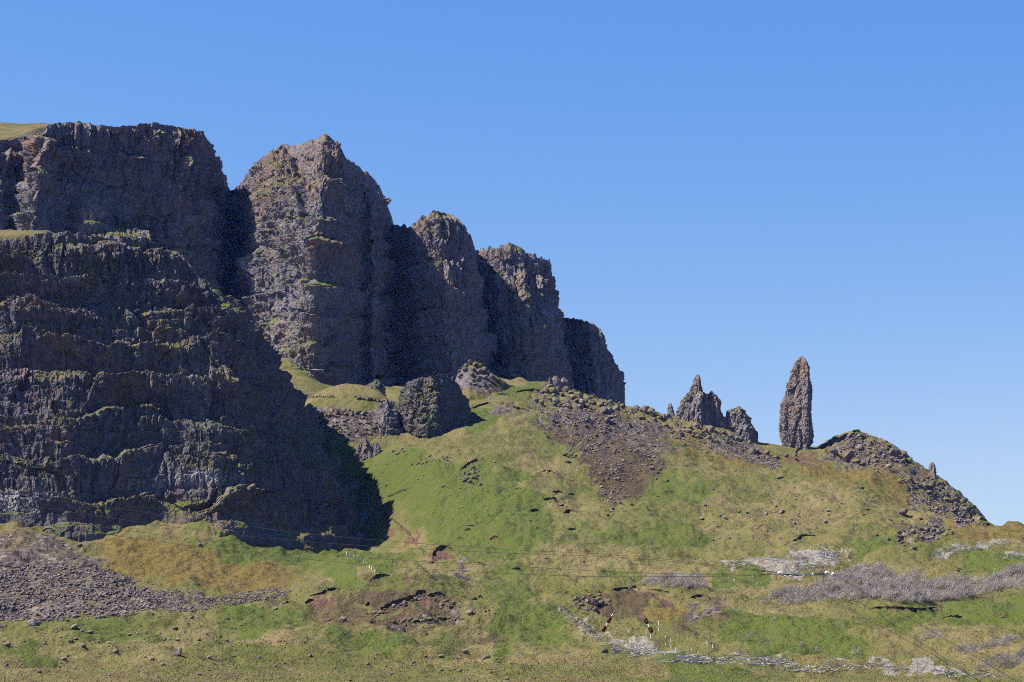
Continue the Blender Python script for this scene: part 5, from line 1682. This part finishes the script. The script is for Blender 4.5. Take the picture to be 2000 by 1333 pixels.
brash([([(1405, 1102), (1450, 1090), (1560, 1086), (1640, 1093), (1630, 1112), (1560, 1122), (1470, 1114)], 1000, 1.0, 3.2),
       ([(1580, 1082), (1640, 1078), (1672, 1084), (1610, 1098)], 250, 0.8, 2.2)], 'whitish felled branches in the cleared patch beside the broad thicket', 51)
brash([([(1812, 1082), (1860, 1067), (1970, 1053), (1985, 1062), (1900, 1076), (1830, 1090)], 500, 0.8, 2.4), ([(1950, 1084), (2040, 1088), (2040, 1095), (1955, 1093)], 160, .8, 2)],
      'whitish felled branches in streaks at the right edge', 52)
brash([([(1215, 1270), (1250, 1258), (1285, 1268), (1330, 1281), (1420, 1280), (1500, 1284), (1560, 1290), (1500, 1302), (1400, 1297), (1300, 1294), (1230, 1284)], 1000, 0.5, 2.0),
       ([(1500, 1288), (1600, 1303), (1700, 1295), (1900, 1314), (1970, 1322), (1880, 1326), (1700, 1306), (1600, 1316), (1530, 1313)], 650, 0.5, 1.8),
       ([(1085, 1184), (1096, 1183), (1150, 1222), (1216, 1268), (1205, 1278), (1140, 1235)], 500, 0.4, 1.4)], 'grey driftwood-like felled branches along the stream at the bottom', 53)

def stump_mesh(seed):
    rg = random.Random(seed)
    n = 7
    V, Fq = [], []
    lean = (rg.uniform(-.2, .2), rg.uniform(-.1, .1))
    for j, (z, r) in enumerate(((-0.15, 0.30), (0.12, 0.22), (0.6, 0.18), (1.0, 0.13))):
        for i in range(n):
            a = i / n * 6.283
            rr = r * rg.uniform(.8, 1.2)
            V.append((rr * math.cos(a) + lean[0] * z, rr * math.sin(a) + lean[1] * z, z + (rg.uniform(-.22, .22) if j == 3 else 0)))
    for j in range(3):
        for i in range(n):
            Fq.append((j * n + i, j * n + (i + 1) % n, (j + 1) * n + (i + 1) % n, (j + 1) * n + i))
    me = bpy.data.meshes.new('tree_stump')
    me.from_pydata(V, [], Fq + [tuple(range(3 * n, 4 * n))])
    me.materials.append(M_STUMP)
    return me
STUMPS = [stump_mesh(i) for i in range(5)]
def stump(px, py, hpx, label, group=None):
    p = on_ground(px, py)
    o = bpy.data.objects.new('tree_stump', rnd.choice(STUMPS)); COL.objects.link(o)
    h = 0.78 * hpx * p.y / F
    o.location = p; o.scale = (h * 0.9, h * 0.9, h); o.rotation_euler = (0, 0, rnd.uniform(0, 6.28))
    tag(o, label, 'stump', group)
for x, y, h in [(1285, 1220, 8), (1285, 1232, 8), (1261, 1238, 8), (1271, 1247, 8), (1261, 1258, 6), (1300, 1247, 6), (1310, 1254, 8), (1342, 1250, 5), (1342, 1272, 6), (1350, 1270, 6), (1381, 1257, 8),
                (1391, 1266, 9), (1310, 1266, 7), (1298, 1260, 4), (1318, 1270, 6), (1290, 1270, 6), (1282, 1272, 5), (1203, 1238, 5), (1227, 1235, 4), (1240, 1243, 5), (1221, 1255, 5), (1231, 1256, 4),
                (1203, 1255, 4), (1178, 1243, 4), (1190, 1258, 4), (1125, 1213, 5), (1131, 1218, 5), (1138, 1222, 5), (1324, 1240, 4), (1360, 1278, 5), (1296, 1281, 5), (1330, 1285, 5)]:
    stump(x, y, h, 'white dead stump among the brown grass near the stay wires', 'white stumps by the stay wires')
for x, y in sample([(1572, 1072), (1596, 1066), (1640, 1074), (1668, 1076), (1664, 1084), (1610, 1092), (1604, 1076)], 26):
    stump(x, y, rnd.uniform(3, 6), 'white dead stump above the pale cleared patch', 'white stumps above the cleared patch')
for x, y in sample([(1480, 1286), (1560, 1300), (1640, 1300), (1700, 1300), (1560, 1312)], 12):
    stump(x, y, rnd.uniform(3, 5), 'white dead stump in the driftwood strip', 'white stumps in the driftwood strip')
for x, y in sample([(1440, 1115), (1500, 1118), (1500, 1145), (1400, 1150)], 8):
    stump(x, y, rnd.uniform(3, 5), 'white dead stump on the grass between the two thickets', 'white stumps between the thickets')

# fence posts up the slope under the near cliff
pm_ = bpy.data.meshes.new('fence_post')
_pv = [(x * k, y * k, z) for z, k in ((-0.3, 1), (0.92, 0.95), (1.0, 0.6)) for x, y in ((-.13, -.13), (.13, -.13), (.13, .13), (-.13, .13))]
pm_.from_pydata(_pv, [], [(j * 4 + i, j * 4 + (i + 1) % 4, j * 4 + 4 + (i + 1) % 4, j * 4 + 4 + i) for j in (0, 1) for i in range(4)] + [(8, 9, 10, 11)])
pm_.materials.append(M_POST)
for i, (x, y) in enumerate([(676, 1084), (683, 1087), (690, 1090), (697, 1093), (703, 1096), (709, 1100), (715, 1105), (720, 1110), (725, 1114), (731, 1119)]):
    o = bpy.data.objects.new('fence_post', pm_); COL.objects.link(o)
    p = on_ground(x, y); h = 6.5 * p.y / F
    o.location = p; o.scale = (h, h, h); o.rotation_euler = (rnd.uniform(-.06, .06), rnd.uniform(-.1, .1), rnd.uniform(0, 1))
    tag(o, 'slim white post in the line climbing to the near cliff', 'fence post', 'line of white posts')

# ------------------------------------------------------------------ power line
def tube(pts, r, sides=6):
    pts = np.asarray(pts, np.float64)
    d = np.gradient(pts, axis=0); d /= np.linalg.norm(d, axis=1, keepdims=True)
    s = np.cross(d, [0, 0, 1.0]); s /= np.linalg.norm(s, axis=1, keepdims=True) + 1e-9
    u = np.cross(s, d)
    r = np.broadcast_to(np.asarray(r, np.float64), (len(pts),))
    th = np.linspace(0, 2 * np.pi, sides, endpoint=False)
    V = pts[:, None] + r[:, None, None] * (np.cos(th)[None, :, None] * s[:, None] + np.sin(th)[None, :, None] * u[:, None])
    return V, grid_faces(len(pts), sides, wrap=True)

def cable(pix, Y0, Y1, r, label, group=None, name='power_cable'):
    a = np.array(pix, np.float64)
    x = np.linspace(a[0, 0], a[-1, 0], 60)
    y = pchip(a[:, 0], a[:, 1], x)
    iy = np.interp(x, [a[0, 0], a[-1, 0]], [1 / Y0, 1 / Y1])
    V, f = tube(P(x, y, 1 / iy), r)
    o = obj(name, mesh_from(name, V, f, [M_WIRE], smooth_shade=True))
    tag(o, label, 'cable', group)

ARM_Y = 130.0
cable([(-80, 950), (90, 975), (245, 996), (400, 1018), (675, 1050), (1000, 1074), (1212, 1085), (1420, 1106), (1522, 1119)], 205, ARM_Y, 0.012, 'topmost of the four cables sweeping left from the crossarm')
cable([(-80, 963), (45, 985), (250, 1017), (470, 1046), (675, 1064), (1000, 1081), (1212, 1089), (1430, 1110), (1524, 1120)], 205, ARM_Y, 0.012, 'second of the four cables sweeping left from the crossarm')
cable([(-80, 988), (0, 1000), (215, 1032), (500, 1068), (700, 1089), (1000, 1106), (1245, 1119), (1400, 1122), (1520, 1121)], 205, ARM_Y, 0.013, 'third of the four cables sweeping left from the crossarm')
cable([(-80, 999), (0, 1012), (215, 1045), (500, 1082), (700, 1102), (1000, 1121), (1200, 1127), (1400, 1126), (1522, 1122)], 205, ARM_Y, 0.013, 'lowest of the four cables sweeping left from the crossarm')
cable([(1632, 1125), (1720, 1175), (1850, 1251), (2060, 1374)], ARM_Y, 75, 0.010, 'upper cable running down to the right from the crossarm')
cable([(1612, 1128), (1640, 1150), (1700, 1190), (1800, 1256), (1960, 1362)], ARM_Y, 75, 0.009, 'middle cable running down to the right from the crossarm')
cable([(1546, 1128), (1590, 1153), (1665, 1194), (1770, 1250), (1940, 1345)], ARM_Y, 75, 0.009, 'lowest cable running down to the right from the crossarm')

def lathe(pts_rz, n=14):
    """turned shape along +x"""
    V = []
    for r, x in pts_rz:
        for i in range(n):
            a = i / n * 6.283185
            V.append((x, r * math.cos(a), r * math.sin(a)))
    return np.array(V).reshape(len(pts_rz), n, 3)

def insulator_mesh(name, length, rad, sheds, mat):
    prof = [(0.0, -length / 2), (rad * 0.35, -length / 2)]
    for k in range(sheds):
        x0 = -length / 2 + length * (k + 0.1) / sheds; x1 = -length / 2 + length * (k + 0.9) / sheds
        prof += [(rad * 0.45, x0), (rad, x0 + (x1 - x0) * 0.35), (rad * 0.96, x0 + (x1 - x0) * 0.6), (rad * 0.5, x1)]
    prof += [(rad * 0.35, length / 2), (0.0, length / 2)]
    V = lathe(prof)
    return mesh_from(name, V, grid_faces(V.shape[0], V.shape[1], wrap=True), [mat], smooth_shade=True)

arm_root = empty('crossarm', Vector(P(1575, 1123, ARM_Y)))
tag(arm_root, 'blue-grey steel crossarm with white insulators above the broad thicket', 'crossarm')
def box_mesh(name, a, b, w, h, mat):
    a, b = Vector(a), Vector(b)
    d = (b - a).normalized(); s = Vector((0, 1, 0)) * w / 2; u = Vector((0, 0, 1)) * h / 2
    V = [tuple(q + s * i + u * j) for q in (a, b) for i, j in ((-1, -1), (1, -1), (1, 1), (-1, 1))]
    F4 = [(0, 1, 5, 4), (1, 2, 6, 5), (2, 3, 7, 6), (3, 0, 4, 7), (0, 3, 2, 1), (4, 5, 6, 7)]
    return mesh_from(name, np.array(V), np.array(F4), [mat])
L0 = arm_root.location
obj('steel_beam', box_mesh('steel_beam', Vector(P(1526, 1123.5, ARM_Y)) - L0, Vector(P(1612, 1123, ARM_Y)) - L0, 0.10, 0.075, M_STEEL), arm_root)
obj('beam_bracket', box_mesh('beam_bracket', Vector(P(1530, 1121, ARM_Y - .12)) - L0, Vector(P(1560, 1125, ARM_Y - .12)) - L0, 0.05, 0.04, M_WIRE), arm_root)
obj('beam_bracket', box_mesh('beam_bracket', Vector(P(1590, 1121.5, ARM_Y - .12)) - L0, Vector(P(1614, 1121, ARM_Y - .12)) - L0, 0.05, 0.045, M_WIRE), arm_root)
im = insulator_mesh('insulator', 0.24, 0.105, 2, M_WHITE_CERAMIC)
im2 = insulator_mesh('insulator', 0.12, 0.05, 2, M_WHITE_CERAMIC)
for x, y, m, yaw, pit in [(1523, 1120, im, 0.5, 0.1), (1615, 1119.5, im, 0.5, 0.2), (1628, 1122.5, im, 0.5, 0.6), (1534, 1125, im2, 0.3, 0.2), (1544, 1125.5, im2, 0.3, 0.2), (1588, 1122, im2, 0.3, 1.4), (1570, 1125, im2, 0.3, 0.8)]:
    o = obj('insulator', m, arm_root, Vector(P(x, y, ARM_Y - 0.16)) - L0)
    o.rotation_euler = (0, pit, yaw)
for pts in ([(1517, 1122), (1517, 1131), (1519, 1138), (1524, 1144)], [(1608, 1124), (1608.5, 1132), (1610, 1140)]):
    a = np.array(pts, float)
    V, f = tube(P(a[:, 0], a[:, 1], ARM_Y - .1) - np.array(L0), 0.007)
    obj('jumper', mesh_from('jumper', V, f, [M_WIRE]), arm_root)

bm_ = insulator_mesh('insulator', 0.30, 0.11, 5, M_BROWN_CERAMIC)
wm_ = insulator_mesh('link', 0.20, 0.035, 2, M_WHITE_CERAMIC)
def stay(p_top, p_bot, spots, label, mat=None, r=0.006, links=(), Y=ARM_Y):
    root = empty('stay_wire', Vector(P(*p_top, Y)))
    tag(root, label, 'stay wire')
    a, b = Vector(P(*p_top, Y)), Vector(P(*p_bot, Y - 8))
    V, f = tube(np.array([tuple(a.lerp(b, t)) for t in np.linspace(0, 1, 12)]) - np.array(a), r)
    obj('cable', mesh_from('cable', V, f, [mat or M_WIRE]), root)
    d = (b - a).normalized()
    q = Vector((1, 0, 0)).rotation_difference(d)
    for m, nm, ts in ((bm_, 'insulator', spots), (wm_, 'link', links)):
        for t in ts:
            o = obj(nm, m, root, (b - a) * t)
            o.rotation_mode = 'QUATERNION'; o.rotation_quaternion = q
    return root
# the stays go on below the frame to anchors in the near ground
stay((1199, 1196), (1000, 1538), [0.049, 0.103], 'left stay wire with two brown insulators', links=[0.076, 0.018])
stay((1252, 1194), (1440, 1555), [0.058, 0.109], 'right stay wire with two brown insulators', links=[0.0835])
stay((1583, 1206), (1700, 1545), [], 'thin stay wire with no large insulator on the green grass', r=0.0035, links=[])

# ------------------------------------------------------------------ grass tussocks, too many to count
def tussocks(polys, seed):
    rg = np.random.default_rng(seed)
    rr = random.Random(seed)
    VV = []
    for poly, n, h0, h1 in polys:
        pts = np.array([tuple(on_ground(x, y)) for x, y in sample(poly, n, rr)])
        h = rg.uniform(h0, h1, n)
        for k in range(5):
            a = rg.uniform(0, 6.28, n); w = h * rg.uniform(.10, .2, n)
            d = np.stack([np.cos(a), np.sin(a), 0 * a], 1); s = np.stack([-np.sin(a), np.cos(a), 0 * a], 1)
            base = pts + d * (h * .12)[:, None] - np.array([0, 0, .06])
            tip = pts + d * (h * rg.uniform(.3, .9, n))[:, None] + np.array([0, 0, 1.0]) * (h * rg.uniform(.5, 1.0, n))[:, None]
            VV.append(np.stack([base - s * w[:, None], base + s * w[:, None], tip], 1).reshape(-1, 3))
    V = np.concatenate(VV)
    me = mesh_from('grass_tussocks', V, np.arange(len(V)).reshape(-1, 3), [M_TUSSOCK])
    tag(obj('grass_tussocks', me), 'tan and olive grass tussocks covering the lower slopes', None, None, 'stuff')
tussocks([([(-20, 1264), (1150, 1276), (1300, 1300), (1300, 1333), (-20, 1333)], 7000, 0.18, 0.36),
          ([(1280, 1296), (2020, 1240), (2020, 1333), (1280, 1333)], 3000, 0.18, 0.36),
          ([(-20, 1232), (560, 1165), (760, 1120), (1000, 1165), (1500, 1180), (2020, 1130), (2020, 1240), (1000, 1270), (-20, 1262)], 6000, 0.22, 0.5),
          ([(700, 1060), (1400, 1070), (2020, 1050), (2020, 1130), (1500, 1175), (1000, 1160), (700, 1120)], 3000, 0.3, 0.6)], 77)

# ------------------------------------------------------------------ thin blue volume added to tint the shaded rock navy
hz = bpy.data.materials.new('shade_tint_haze')
hz.use_nodes = True
ht = hz.node_tree
ht.nodes.clear()
hv = ht.nodes.new('ShaderNodeVolumePrincipled')
hv.inputs['Color'].default_value = (0.15, 0.31, 1.0, 1)
hv.inputs['Absorption Color'].default_value = (1, 1, 1, 1)
hv.inputs['Density'].default_value = 0.000014
hv.inputs['Anisotropy'].default_value = 0.0
hout = ht.nodes.new('ShaderNodeOutputMaterial')
ht.links.new(hv.outputs[0], hout.inputs['Volume'])
HB = [(-1400, -60, -260), (1400, -60, -260), (1400, 3400, -260), (-1400, 3400, -260), (-1400, -60, 430), (1400, -60, 430), (1400, 3400, 430), (-1400, 3400, 430)]
hme = mesh_from('haze', np.array(HB, float), np.array([(0, 3, 2, 1), (4, 5, 6, 7), (0, 1, 5, 4), (1, 2, 6, 5), (2, 3, 7, 6), (3, 0, 4, 7)]), [hz])
tag(obj('haze', hme), 'thin blue haze added to tint the shade', None, None, 'stuff')
